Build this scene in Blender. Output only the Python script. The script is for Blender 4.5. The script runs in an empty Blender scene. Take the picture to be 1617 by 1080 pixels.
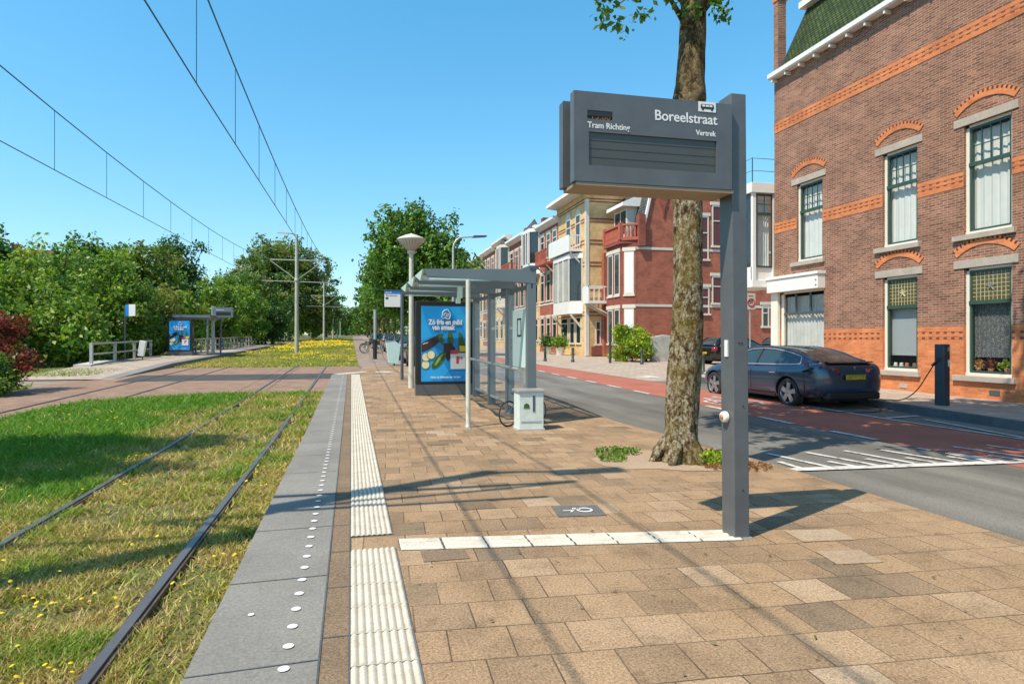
import bpy, bmesh, math, random
import numpy as np
from mathutils import Vector, Matrix

R = math.radians
S = bpy.context.scene
COL = S.collection
rng = np.random.default_rng(7)
random.seed(11)

# ---------------------------------------------------------------- camera, sky, sun, exposure
cam_data = bpy.data.cameras.new('camera')
cam = bpy.data.objects.new('camera', cam_data); COL.objects.link(cam)
cam_data.sensor_fit = 'HORIZONTAL'; cam_data.sensor_width = 36.0
cam_data.lens = 965 / 1617 * 36
cam_data.shift_x = (808.5 - 765) / 1617
cam_data.shift_y = -0.0019
cam_data.clip_start = 0.1; cam_data.clip_end = 3000
cam.location = (0, 0, 1.42)
YAW = math.atan(210 / 965)
cam.rotation_euler = (R(90), 0, -YAW)
S.camera = cam
S.render.resolution_x = 1024; S.render.resolution_y = 683

SUN_EL = R(55.7); SUN_AZ = math.atan2(-.615, -.293)
w = bpy.data.worlds.new('World'); S.world = w; w.use_nodes = True
wn = w.node_tree.nodes; wl = w.node_tree.links
sky = wn.new('ShaderNodeTexSky'); sky.sky_type = 'NISHITA'; sky.sun_disc = False
sky.sun_elevation = SUN_EL; sky.sun_rotation = SUN_AZ
sky.air_density = 1.0; sky.dust_density = 0.3; sky.ozone_density = 0.5
bg = wn['Background']; bg.inputs[1].default_value = 0.15
# summer sky colour: the clear-air blue by height above the horizon
wt = wn.new('ShaderNodeTexCoord'); wx = wn.new('ShaderNodeSeparateXYZ'); wl.new(wt.outputs['Generated'], wx.inputs[0])
wr = wn.new('ShaderNodeValToRGB'); we = wr.color_ramp.elements
for k, (p, c) in enumerate([(0, (.78, .86, .94)), (.12, (.74, 1.02, 1.08)), (.28, (.66, 1.20, 1.27)), (.50, (.56, 1.33, 1.44)), (.8, (.8, 1.05, 1.2))]):
    if k > 1: we.new(p)
    we[k].position = p; we[k].color = (c[0]/1.6, c[1]/1.6, c[2]/1.6, 1)
wl.new(wx.outputs[2], wr.inputs[0])
wm = wn.new('ShaderNodeVectorMath'); wm.operation = 'MULTIPLY'; wl.new(sky.outputs[0], wm.inputs[0]); wl.new(wr.outputs[0], wm.inputs[1])
ws = wn.new('ShaderNodeVectorMath'); ws.operation = 'SCALE'; ws.inputs['Scale'].default_value = 1.6; wl.new(wm.outputs[0], ws.inputs[0])
wl.new(ws.outputs[0], bg.inputs[0])

sd = bpy.data.lights.new('sun', 'SUN'); sd.energy = 4.9; sd.angle = R(0.5); sd.color = (1, .90, .73)
sun = bpy.data.objects.new('sun', sd); COL.objects.link(sun)
sun.rotation_euler = Vector((.615, .293, -1)).to_track_quat('-Z', 'Y').to_euler()
S.view_settings.view_transform = 'Standard'; S.view_settings.look = 'None'
S.view_settings.exposure = 0.27; S.view_settings.gamma = 1

# ---------------------------------------------------------------- material helpers
MATS = {}
def newmat(name):
    m = bpy.data.materials.new(name); m.use_nodes = True
    nt = m.node_tree; b = nt.nodes['Principled BSDF']
    MATS[name] = m
    return m, nt.nodes, nt.links, b
def c4(c): return (c[0], c[1], c[2], 1)
def noise(N, L, vec, scale, detail=4, rough=.6):
    n = N.new('ShaderNodeTexNoise'); n.inputs['Scale'].default_value = scale
    n.inputs['Detail'].default_value = detail; n.inputs['Roughness'].default_value = rough
    if vec is not None: L.new(vec, n.inputs['Vector'])
    return n.outputs['Fac']
def ramp(N, L, fac, stops):
    r = N.new('ShaderNodeValToRGB'); e = r.color_ramp.elements
    while len(e) < len(stops): e.new(.5)
    for k, (p, c) in enumerate(stops): e[k].position = p; e[k].color = c4(c)
    L.new(fac, r.inputs[0]); return r.outputs[0]
def mixc(N, L, fac, a, b, mode='MIX'):
    m = N.new('ShaderNodeMix'); m.data_type = 'RGBA'; m.blend_type = mode
    if isinstance(fac, (int, float)): m.inputs[0].default_value = fac
    else: L.new(fac, m.inputs[0])
    for s, v in ((6, a), (7, b)):
        if isinstance(v, tuple): m.inputs[s].default_value = c4(v)
        else: L.new(v, m.inputs[s])
    return m.outputs[2]
def tc(N, which='Object'):
    t = N.new('ShaderNodeTexCoord'); return t.outputs[which]
def bump(N, L, b, h, strength=.3, dist=.01):
    n = N.new('ShaderNodeBump'); n.inputs['Strength'].default_value = strength
    n.inputs['Distance'].default_value = dist
    L.new(h, n.inputs['Height']); L.new(n.outputs[0], b.inputs['Normal'])
def plain(name, c, rough=.6, metal=0, var=.12, scale=3, bmp=0, bscale=60, spec=.5, coat=0):
    m, N, L, b = newmat(name)
    b.inputs['Roughness'].default_value = rough; b.inputs['Metallic'].default_value = metal
    b.inputs['Specular IOR Level'].default_value = spec; b.inputs['Coat Weight'].default_value = coat
    t = tc(N)
    f = noise(N, L, t, scale, 6)
    lo = tuple(x * (1 - var) for x in c); hi = tuple(min(1, x * (1 + var)) for x in c)
    L.new(ramp(N, L, f, [(.3, lo), (.7, hi)]), b.inputs['Base Color'])
    if bmp: bump(N, L, b, noise(N, L, t, bscale, 3), bmp, .01)
    return m
def brick(name, c1, c2, mortar, bw=.22, bh=.065, ms=.009, rough=.85, tone=.25, c3=None, bmp=.4, off=.5):
    m, N, L, b = newmat(name)
    b.inputs['Roughness'].default_value = rough; b.inputs['Specular IOR Level'].default_value = .25
    uv = tc(N, 'UV')
    t = N.new('ShaderNodeTexBrick'); L.new(uv, t.inputs['Vector'])
    t.inputs['Color1'].default_value = c4(c1); t.inputs['Color2'].default_value = c4(c2)
    t.inputs['Mortar'].default_value = c4(mortar); t.inputs['Scale'].default_value = 1
    t.inputs['Brick Width'].default_value = bw; t.inputs['Row Height'].default_value = bh
    t.inputs['Mortar Size'].default_value = ms; t.inputs['Mortar Smooth'].default_value = .2
    t.offset = off
    f = noise(N, L, uv, 1.3, 5)
    lo = (1 - tone,) * 3; hi = (1 + tone,) * 3
    col = mixc(N, L, 1.0, t.outputs['Color'], ramp(N, L, f, [(.3, lo), (.7, hi)]), 'MULTIPLY')
    f2 = noise(N, L, uv, 40, 2)
    col = mixc(N, L, 1.0, col, ramp(N, L, f2, [(.3, (.85,)*3), (.7, (1.12,)*3)]), 'MULTIPLY')
    L.new(col, b.inputs['Base Color'])
    inv = N.new('ShaderNodeMath'); inv.operation = 'SUBTRACT'; inv.inputs[0].default_value = 1
    L.new(t.outputs['Fac'], inv.inputs[1])
    bump(N, L, b, inv.outputs[0], bmp, .006)
    return m

# ---------------------------------------------------------------- materials
brick('m_brown_brick', (.17, .065, .042), (.33, .145, .09), (.35, .265, .20), .205, .062, .009)
brick('m_orange_brick', (.53, .155, .055), (.66, .23, .09), (.48, .24, .14), .21, .064, .006)
brick('m_red_brick', (.31, .085, .05), (.41, .125, .075), (.36, .17, .12), .21, .064, .007)
brick('m_red_brick_dark', (.21, .05, .033), (.29, .075, .05), (.28, .13, .10), .21, .064, .007)
brick('m_yellow_brick', (.62, .40, .17), (.72, .48, .22), (.60, .44, .26), .21, .064, .007)
brick('m_roof_green', (.035, .062, .02), (.075, .11, .035), (.012, .02, .008), .16, .12, .022, tone=.35, bmp=1)
brick('m_roof_grey', (.07, .07, .07), (.12, .12, .12), (.03, .03, .03), .24, .2, .02, bmp=1)
brick('m_roof_orange', (.40, .13, .06), (.5, .18, .09), (.15, .06, .03), .24, .25, .02, bmp=1)
brick('m_clinker', (.25, .15, .10), (.35, .225, .155), (.2, .14, .10), .21, .07, .008, tone=.2)
brick('m_clinker_path', (.25, .19, .15), (.32, .25, .20), (.2, .15, .12), .3, .3, .008, tone=.2)
brick('m_side_paving', (.38, .30, .235), (.46, .37, .29), (.27, .21, .16), .3, .3, .01, tone=.15)
brick('m_parking_brick', (.34, .25, .21), (.42, .33, .28), (.24, .18, .15), .21, .105, .01, tone=.2)

def m_paver():
    m, N, L, b = newmat('m_paver')
    b.inputs['Roughness'].default_value = .9; b.inputs['Specular IOR Level'].default_value = .2
    uv = tc(N, 'UV')
    rt = N.new('ShaderNodeMapping'); rt.inputs['Rotation'].default_value = (0, 0, R(3.2)); L.new(uv, rt.inputs[0])
    mp = N.new('ShaderNodeVectorMath'); mp.operation = 'ADD'
    L.new(rt.outputs[0], mp.inputs[0])
    nz = N.new('ShaderNodeTexNoise'); nz.inputs['Scale'].default_value = 1.3; nz.inputs['Detail'].default_value = 2
    L.new(uv, nz.inputs['Vector'])
    sc = N.new('ShaderNodeVectorMath'); sc.operation = 'SCALE'; sc.inputs['Scale'].default_value = .03
    L.new(nz.outputs['Color'], sc.inputs[0]); L.new(sc.outputs[0], mp.inputs[1])
    t = N.new('ShaderNodeTexBrick'); L.new(mp.outputs[0], t.inputs['Vector'])
    t.inputs['Color1'].default_value = (0, 0, 0, 1); t.inputs['Color2'].default_value = (1, 1, 1, 1)
    t.inputs['Mortar'].default_value = (.5, .5, .5, 1); t.inputs['Scale'].default_value = 1
    t.inputs['Brick Width'].default_value = .3; t.inputs['Row Height'].default_value = .3
    t.inputs['Mortar Size'].default_value = .0048; t.inputs['Mortar Smooth'].default_value = .5
    tone = ramp(N, L, t.outputs['Color'], [(0, (.15, .115, .08)), (.04, (.20, .15, .10)), (.12, (.24, .163, .10)), (.45, (.31, .205, .12)), (.8, (.35, .232, .135)), (.97, (.395, .28, .18)), (1, (.42, .32, .22))])
    wear = noise(N, L, uv, .45, 5, .65)
    col = mixc(N, L, ramp(N, L, wear, [(.42, (0, 0, 0)), (.62, (.6,)*3)]), tone, (.37, .25, .152))
    speck = noise(N, L, uv, 75, 3, .9)
    col = mixc(N, L, 1., col, ramp(N, L, speck, [(.32, (.42,)*3), (.5, (1, 1, 1)), (.68, (1.6, 1.55, 1.45))]), 'MULTIPLY')
    stain = noise(N, L, uv, 2.2, 6, .7)
    col = mixc(N, L, 1., col, ramp(N, L, stain, [(.3, (.70,)*3), (.5, (1,)*3), (.7, (1.12,)*3)]), 'MULTIPLY')
    sm = noise(N, L, uv, 7, 6, .75)
    col = mixc(N, L, 1., col, ramp(N, L, sm, [(.33, (.72,)*3), (.45, (1,)*3)]), 'MULTIPLY')
    gv = N.new('ShaderNodeTexVoronoi'); gv.inputs['Scale'].default_value = 5.5; L.new(uv, gv.inputs['Vector'])
    col = mixc(N, L, 1., col, ramp(N, L, gv.outputs['Distance'], [(.055, (.55,)*3), (.085, (1,)*3)]), 'MULTIPLY')
    # joints, filled with sand where the paving is worn
    j = N.new('ShaderNodeMath'); j.operation = 'MULTIPLY'; L.new(t.outputs['Fac'], j.inputs[0])
    L.new(ramp(N, L, noise(N, L, uv, .8, 4), [(.42, (1, 1, 1)), (.66, (.2,)*3)]), j.inputs[1])
    col = mixc(N, L, j.outputs[0], col, (.085, .06, .04))
    L.new(col, b.inputs['Base Color'])
    h = N.new('ShaderNodeMath'); h.operation = 'SUBTRACT'; L.new(speck, h.inputs[0]); L.new(j.outputs[0], h.inputs[1])
    bump(N, L, b, h.outputs[0], .55, .006)
    # tiles lie a little uneven
    return m
m_paver()
def m_tact():
    m, N, L, b = newmat('m_tactile'); uv = tc(N, 'UV')
    b.inputs['Roughness'].default_value = .9; b.inputs['Specular IOR Level'].default_value = .2
    c = ramp(N, L, noise(N, L, uv, 5, 6, .7), [(.30, (.42, .36, .28)), (.46, (.54, .49, .40)), (.75, (.63, .58, .48))])
    sx = N.new('ShaderNodeSeparateXYZ'); L.new(uv, sx.inputs[0])
    a = N.new('ShaderNodeMath'); a.operation = 'MULTIPLY_ADD'; a.inputs[1].default_value = 6.2832/.0375; a.inputs[2].default_value = .8378; L.new(sx.outputs[0], a.inputs[0])
    k = N.new('ShaderNodeMath'); k.operation = 'COSINE'; L.new(a.outputs[0], k.inputs[0])
    g = ramp(N, L, k.outputs[0], [(0, (1, 1, 1)), (.45, (1, 1, 1)), (1, (.84, .81, .77))])
    c = mixc(N, L, 1., c, g, 'MULTIPLY'); s = noise(N, L, uv, 60, 2, .8)
    c = mixc(N, L, 1., c, ramp(N, L, s, [(.3, (.86,)*3), (.7, (1.1,)*3)]), 'MULTIPLY')
    L.new(c, b.inputs['Base Color']); bump(N, L, b, s, .3, .004)
m_tact()

def m_ground(name, stops, scales, spk=.25, sscale=70, rough=.92, bmp=.5, bd=.01):
    m, N, L, b = newmat(name); t = tc(N)
    b.inputs['Roughness'].default_value = rough; b.inputs['Specular IOR Level'].default_value = .25
    f = noise(N, L, t, scales, 6, .65)
    c = ramp(N, L, f, stops)
    s = noise(N, L, t, sscale, 2, .8)
    c = mixc(N, L, 1., c, ramp(N, L, s, [(.3, (1 - spk,)*3), (.7, (1 + spk,)*3)]), 'MULTIPLY')
    L.new(c, b.inputs['Base Color']); bump(N, L, b, s, bmp, bd)
    return m
m_ground('m_asphalt_plain', [(.35, (.135, .125, .108)), (.65, (.195, .18, .155))], .6, .28, 90)
def m_road():
    m, N, L, b = newmat('m_asphalt'); t = tc(N)
    b.inputs['Roughness'].default_value = .88; b.inputs['Specular IOR Level'].default_value = .3
    mp = N.new('ShaderNodeMapping'); mp.inputs['Scale'].default_value = (1, .13, 1); L.new(t, mp.inputs[0])
    c = ramp(N, L, noise(N, L, mp.outputs[0], 1.5, 5, .6), [(.35, (.125, .116, .10)), (.65, (.20, .186, .16))])
    c = mixc(N, L, 1., c, ramp(N, L, noise(N, L, t, .35, 4, .6), [(.4, (.84,)*3), (.6, (1.08,)*3)]), 'MULTIPLY')
    s = noise(N, L, t, 90, 2, .85); c = mixc(N, L, 1., c, ramp(N, L, s, [(.3, (.66,)*3), (.7, (1.35,)*3)]), 'MULTIPLY')
    L.new(c, b.inputs['Base Color']); bump(N, L, b, s, .5, .008)
m_road()
m_ground('m_asphalt_dark', [(.35, (.06, .058, .055)), (.65, (.085, .08, .076))], 1.2, .2, 60)
m_ground('m_dark_tile', [(.3, (.11, .105, .10)), (.7, (.16, .15, .14))], 3, .3, 80)
m_ground('m_red_asphalt', [(.3, (.33, .105, .07)), (.7, (.42, .155, .105))], .9, .18, 90)
m_ground('m_concrete_edge', [(.3, (.19, .18, .16)), (.7, (.26, .245, .22))], 1.1, .2, 60, bmp=.3)
m_ground('m_strip', [(.3, (.18, .125, .08)), (.7, (.25, .175, .11))], 1.5, .5, 110)
m_ground('m_soil', [(.25, (.16, .105, .06)), (.45, (.11, .13, .04)), (.6, (.20, .15, .08)), (.75, (.10, .14, .035))], 1.6, .35, 40, bd=.03)
m_ground('m_sand', [(.3, (.33, .235, .155)), (.7, (.42, .31, .21))], 2, .25, 60)
m_ground('m_path_pale', [(.3, (.46, .36, .27)), (.7, (.56, .45, .36))], 1, .12, 40)
m_ground('m_kerb', [(.3, (.07, .08, .09)), (.7, (.12, .13, .14))], 2, .15, 60)
m_ground('m_kerb_pale', [(.3, (.42, .40, .37)), (.7, (.52, .5, .46))], 2, .12, 60)
m_ground('m_white_worn', [(.36, (.25, .235, .21)), (.47, (.55, .53, .49)), (.75, (.70, .68, .64))], 9, .1, 60)
m_ground('m_tactile_flat', [(.30, (.44, .38, .30)), (.46, (.55, .50, .41)), (.75, (.64, .59, .50))], 5, .14, 60)
m_ground('m_stone_lintel', [(.3, (.36, .31, .26)), (.7, (.47, .42, .36))], 3, .12, 50)
m_ground('m_bark_sand', [(.3, (.2, .15, .1)), (.7, (.3, .22, .15))], 3, .2, 50)

plain('m_sign_grey', (.10, .104, .108), .42, .0, .14, 5, .05, 90)
plain('m_sign_dark', (.02, .02, .022), .5)
plain('m_sign_reflect', (.30, .22, .15), .6)  # tan reflection on the panel underside, put into its colour
plain('m_display', (.075, .068, .055), .22, 0, .05, 3)
plain('m_white', (.74, .73, .70), .5, 0, .06, 12)
plain('m_white_paint', (.76, .74, .70), .45, 0, .05, 2)
plain('m_cream', (.74, .70, .60), .5, 0, .06, 2)
plain('m_green_paint', (.035, .075, .055), .35, 0, .1)
plain('m_steel_grey', (.17, .20, .215), .4, .3, .08, 1.5)
plain('m_steel_dark', (.10, .12, .135), .4, .3, .1, 1.5)
plain('m_galv', (.46, .46, .43), .45, .5, .12, 4)
plain('m_pole_cream', (.58, .56, .47), .5, 0, .1, 5)
plain('m_mast', (.44, .43, .33), .6, 0, .1, 4)
plain('m_mint', (.50, .66, .60), .35, 0, .06, 4)
plain('m_cabinet', (.62, .67, .62), .5, 0, .1, 9)
plain('m_black', (.015, .015, .016), .4)
plain('m_wire', (.035, .16, .24), .45, .2)
plain('m_rubber', (.02, .02, .02), .8, 0, .2, 20)
plain('m_rim', (.40, .41, .43), .3, .7, .08)
plain('m_satin', (.62, .64, .68), .25, .6, .03)
plain('m_rail', (.13, .095, .07), .6, .3, .35, 7)
plain('m_rail_top', (.19, .165, .15), .42, .6, .1, 3)
plain('m_poster_blue', (.008, .27, .66), .3, 0, .12, 1.3)
plain('m_poster_blue2', (.02, .36, .78), .3, 0, .1, 1.3)
plain('m_aubergine', (.035, .018, .025), .25, 0, .3, 4)
plain('m_veg_green', (.05, .12, .02), .35, 0, .35, 14)
plain('m_veg_light', (.33, .42, .08), .4, 0, .2, 9)
plain('m_slice', (.78, .70, .42), .5, 0, .1, 12)
plain('m_orange_led', (.75, .24, .04), .5)
plain('m_red', (.62, .05, .04), .4)
plain('m_yellow', (.80, .55, .03), .4)
plain('m_blue', (.02, .22, .62), .4)
plain('m_charger', (.022, .038, .055), .35, 0, .08)
plain('m_curtain', (.80, .84, .80), .9, 0, .06, 2)
plain('m_curtain_grey', (.62, .64, .60), .9, 0, .15, 2)
plain('m_blind', (.40, .45, .46), .7, 0, .05, 1)
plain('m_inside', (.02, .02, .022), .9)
plain('m_door_dark', (.12, .03, .03), .4)
plain('m_bollard', (.035, .05, .04), .5)
plain('m_stonewall', (.45, .43, .38), .8, 0, .25, 3, .4, 20)
plain('m_terracotta', (.5, .2, .1), .8)
plain('m_bricktooth', (.10, .04, .03), .9)
plain('m_trim_white', (.64, .59, .50), .6, 0, .06, 2)
plain('m_balustrade', (.40, .10, .06), .8, 0, .15, 5)
plain('m_seat', (.05, .05, .055), .7)
plain('m_lead', (.5, .48, .36), .4, 0, .2, 8)

def m_carpaint(name, c, met=.6):
    m, N, L, b = newmat(name)
    b.inputs['Base Color'].default_value = c4(c); b.inputs['Metallic'].default_value = met
    b.inputs['Roughness'].default_value = .32; b.inputs['Coat Weight'].default_value = 1
    b.inputs['Coat Roughness'].default_value = .04
m_carpaint('m_car_blue', (.045, .070, .115)); m_carpaint('m_car_black', (.006, .006, .008), .2)
m_carpaint('m_car_silver', (.3, .32, .35)); m_carpaint('m_car_dark', (.02, .022, .028), .3)
m_carpaint('m_car_green', (.01, .09, .08), .3)
def m_glassy(name, c, rough=.06, alpha=1.0, trans=0):
    m, N, L, b = newmat(name)
    b.inputs['Base Color'].default_value = c4(c); b.inputs['Roughness'].default_value = rough
    b.inputs['Specular IOR Level'].default_value = .8
    b.inputs['Alpha'].default_value = alpha
    return m
m_glassy('m_glass_dark', (.03, .05, .055), .04)
m_glassy('m_car_glass', (.02, .035, .04), .03, .82)
m_glassy('m_pane', (.03, .04, .05), .03, .10)
m_glassy('m_pane_dark', (.03, .04, .045), .04, .8)
m_glassy('m_stained', (.13, .10, .03), .15, .85)
m_glassy('m_shelter_glass', (.55, .66, .64), .04, .13)
m_glassy('m_roof_glass', (.30, .38, .38), .1, .55)
m_glassy('m_lamp_glass', (.62, .56, .48), .25, .9)
m_glassy('m_taillight', (.28, .012, .018), .1)
m_glassy('m_frost', (.60, .72, .67), .5, .85)

def m_lace():
    m, N, L, b = newmat('m_lace'); t = tc(N, 'UV')
    v = N.new('ShaderNodeTexVoronoi'); v.inputs['Scale'].default_value = 45; L.new(t, v.inputs['Vector'])
    L.new(ramp(N, L, v.outputs['Distance'], [(.25, (.30, .30, .28)), (.5, (.09, .10, .10))]), b.inputs['Base Color'])
    b.inputs['Roughness'].default_value = .8
m_lace()
def m_dentil():
    m, N, L, b = newmat('m_dentil'); t = tc(N, 'UV')
    sx = N.new('ShaderNodeSeparateXYZ'); L.new(t, sx.inputs[0])
    d = N.new('ShaderNodeMath'); d.operation = 'DIVIDE'; L.new(sx.outputs[0], d.inputs[0]); d.inputs[1].default_value = .20
    f = N.new('ShaderNodeMath'); f.operation = 'FRACT'; L.new(d.outputs[0], f.inputs[0])
    g = N.new('ShaderNodeMath'); g.operation = 'GREATER_THAN'; L.new(f.outputs[0], g.inputs[0]); g.inputs[1].default_value = .55
    L.new(mixc(N, L, g.outputs[0], (.60, .19, .07), (.17, .06, .04)), b.inputs['Base Color'])
    b.inputs['Roughness'].default_value = .85
m_dentil()
def m_plate():
    m, N, L, b = newmat('m_plate'); t = tc(N, 'Object')
    L.new(ramp(N, L, noise(N, L, t, 14, 1), [(.35, (.35, .2, .01)), (.65, (.62, .38, .02))]), b.inputs['Base Color'])
m_plate()

def m_leaf(name, rough=.45, trans=.35):
    m, N, L, b = newmat(name)
    a = N.new('ShaderNodeAttribute'); a.attribute_name = 'col'
    b.inputs['Roughness'].default_value = rough; b.inputs['Specular IOR Level'].default_value = .35
    L.new(a.outputs['Color'], b.inputs['Base Color'])
    tr = N.new('ShaderNodeBsdfTranslucent')
    L.new(mixc(N, L, 1., a.outputs['Color'], (1.5, 1.5, .6), 'MULTIPLY'), tr.inputs[0])
    mx = N.new('ShaderNodeMixShader'); mx.inputs[0].default_value = trans
    L.new(b.outputs[0], mx.inputs[1]); L.new(tr.outputs[0], mx.inputs[2])
    out = [n for n in N if n.type == 'OUTPUT_MATERIAL'][0]; L.new(mx.outputs[0], out.inputs[0])
m_leaf('m_leaf'); m_leaf('m_grass', .6, .3); m_leaf('m_flower', .6, .2)

def m_bark(name, stops, sc=9):
    m, N, L, b = newmat(name); t = tc(N)
    mp = N.new('ShaderNodeMapping'); mp.inputs['Scale'].default_value = (1, 1, .6); L.new(t, mp.inputs[0])
    f = noise(N, L, mp.outputs[0], sc, 8, .78)
    b.inputs['Roughness'].default_value = .95; b.inputs['Specular IOR Level'].default_value = .15
    big = noise(N, L, t, 2.2, 4, .6)
    c = ramp(N, L, f, stops)
    moss = ramp(N, L, big, [(.46, (0, 0, 0)), (.60, (.6,)*3)])
    c = mixc(N, L, moss, c, (.25, .175, .035))
    v = N.new('ShaderNodeTexVoronoi'); v.inputs['Scale'].default_value = 30; L.new(t, v.inputs['Vector'])
    c = mixc(N, L, 1., c, ramp(N, L, v.outputs['Distance'], [(.1, (1.25,)*3), (.5, (.7,)*3)]), 'MULTIPLY')
    L.new(c, b.inputs['Base Color'])
    bump(N, L, b, f, 1, .06)
m_bark('m_bark_lichen', [(.39, (.035, .022, .012)), (.455, (.15, .095, .045)), (.50, (.28, .205, .11)), (.56, (.55, .47, .33))], 17)
m_bark('m_bark', [(.35, (.06, .045, .03)), (.65, (.20, .155, .11))], 6)
m_bark('m_bark_upper', [(.40, (.035, .022, .012)), (.48, (.12, .08, .04)), (.56, (.26, .19, .11))], 8)

# ---------------------------------------------------------------- objects
def tag(o, label=None, cat=None, group=None, kind=None):
    if label: o['label'] = label
    if cat: o['category'] = cat
    if group: o['group'] = group
    if kind: o['kind'] = kind
    return o
def empty(name, loc=(0, 0, 0), rz=0, label=None, cat=None, group=None):
    o = bpy.data.objects.new(name, None); COL.objects.link(o)
    o.location = loc; o.rotation_euler = (0, 0, rz); o.empty_display_size = .2
    return tag(o, label, cat, group)
def kids(o): return [c for c in bpy.data.objects if c.parent == o]
def copy_tree(o, parent=None):
    c = o.copy(); COL.objects.link(c)
    if parent is not None: c.parent = parent
    for ch in kids(o): copy_tree(ch, c)
    return c

class MB:
    def __init__(s): s.v = []; s.f = []; s.m = []; s.s = []
    def add(s, vs, fs, mi=0, sm=False):
        o = len(s.v); s.v += [tuple(map(float, v)) for v in vs]
        for f in fs: s.f.append(tuple(i + o for i in f)); s.m.append(mi); s.s.append(sm)
        return s
    def box(s, x0, x1, y0, y1, z0, z1, mi=0):
        x0, x1 = sorted((x0, x1)); y0, y1 = sorted((y0, y1)); z0, z1 = sorted((z0, z1))
        v = [(x0,y0,z0),(x1,y0,z0),(x1,y1,z0),(x0,y1,z0),(x0,y0,z1),(x1,y0,z1),(x1,y1,z1),(x0,y1,z1)]
        return s.add(v, [(0,3,2,1),(4,5,6,7),(0,1,5,4),(1,2,6,5),(2,3,7,6),(3,0,4,7)], mi)
    def bar(s, a, b, w, h, mi=0):
        a = Vector(a); b = Vector(b); d = (b - a).normalized()
        up = Vector((0, 0, 1)) if abs(d.z) < .95 else Vector((0, 1, 0))
        r = d.cross(up).normalized() * w / 2; u = r.cross(d).normalized() * h / 2
        v = [a-r-u, a+r-u, a+r+u, a-r+u, b-r-u, b+r-u, b+r+u, b-r+u]
        return s.add(v, [(0,1,2,3),(7,6,5,4),(0,4,5,1),(1,5,6,2),(2,6,7,3),(3,7,4,0)], mi)
    def tube(s, pts, r, n=8, mi=0, cap=True, sm=True):
        pts = [Vector(p) for p in pts]; rs = r if isinstance(r, (list, tuple)) else [r] * len(pts)
        vs = []; fs = []; prev = None
        for i, p in enumerate(pts):
            d = (pts[min(i + 1, len(pts) - 1)] - pts[max(i - 1, 0)]).normalized()
            if prev is None:
                a = Vector((0, 0, 1)) if abs(d.z) < .9 else Vector((1, 0, 0))
                x = d.cross(a).normalized()
            else: x = (prev - d * prev.dot(d)).normalized()
            prev = x; y = d.cross(x)
            for k in range(n):
                t = 2 * math.pi * k / n; vs.append(p + (x * math.cos(t) + y * math.sin(t)) * rs[i])
        for i in range(len(pts) - 1):
            for k in range(n):
                k2 = (k + 1) % n; fs.append((i*n+k, i*n+k2, (i+1)*n+k2, (i+1)*n+k))
        s.add(vs, fs, mi, sm)
        if cap:
            s.add(vs[:n], [tuple(range(n))[::-1]], mi); s.add(vs[-n:], [tuple(range(n))], mi)
        return s
    def lathe(s, c, prof, n=20, mi=0, axis='z', sm=True):
        vs = []; fs = []
        for r, z in prof:
            for k in range(n):
                t = 2 * math.pi * k / n; a, b_ = r * math.cos(t), r * math.sin(t)
                p = (a, b_, z) if axis == 'z' else ((z, a, b_) if axis == 'x' else (a, z, b_))
                vs.append((c[0]+p[0], c[1]+p[1], c[2]+p[2]))
        for i in range(len(prof) - 1):
            for k in range(n):
                k2 = (k + 1) % n; q = (i*n+k, i*n+k2, (i+1)*n+k2, (i+1)*n+k)
                fs.append(q if axis != 'y' else q[::-1])
        return s.add(vs, fs, mi, sm)
    def prism(s, poly, axis, a0, a1, mi=0):
        # poly: 2-D points in the plane across `axis`
        def P(p, a): return {'x': (a, p[0], p[1]), 'y': (p[0], a, p[1]), 'z': (p[0], p[1], a)}[axis]
        n = len(poly); ar = sum(poly[i][0]*poly[(i+1)%n][1]-poly[(i+1)%n][0]*poly[i][1] for i in range(n))
        if (ar < 0) != (axis == 'y'): poly = poly[::-1]
        v = [P(p, a0) for p in poly] + [P(p, a1) for p in poly]
        fs = [tuple(range(n))[::-1], tuple(range(n, 2*n))]
        for i in range(n):
            j = (i+1) % n; fs.append((i, j, n+j, n+i))
        if a1 < a0: fs = [f[::-1] for f in fs]
        return s.add(v, fs, mi)
    def sphere(s, c, r, n=10, m=7, mi=0, sq=(1, 1, 1)):
        vs = []; fs = []
        for i in range(m + 1):
            ph = math.pi * i / m
            for k in range(n):
                t = 2*math.pi*k/n
                vs.append((c[0]+r*sq[0]*math.sin(ph)*math.cos(t), c[1]+r*sq[1]*math.sin(ph)*math.sin(t), c[2]-r*sq[2]*math.cos(ph)))
        for i in range(m):
            for k in range(n):
                k2 = (k+1) % n; fs.append((i*n+k, i*n+k2, (i+1)*n+k2, (i+1)*n+k))
        return s.add(vs, fs, mi, True)
    def build(s, name, mats, parent=None, org=(0, 0, 0), bevel=0, seg=2, **kw):
        if isinstance(mats, str): mats = [mats]
        me = bpy.data.meshes.new(name); ox, oy, oz = org
        me.from_pydata([(x-ox, y-oy, z-oz) for x, y, z in s.v], [], s.f)
        for mt in mats: me.materials.append(MATS[mt])
        me.polygons.foreach_set('material_index', s.m); me.polygons.foreach_set('use_smooth', s.s)
        box_uv(me, org)
        o = bpy.data.objects.new(name, me); COL.objects.link(o)
        if parent is not None: o.parent = parent
        else: o.location = org
        if bevel:
            md = o.modifiers.new('bevel', 'BEVEL'); md.width = bevel; md.segments = seg; md.limit_method = 'ANGLE'; md.angle_limit = R(40)
            md.harden_normals = False
        return tag(o, **kw)
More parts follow.
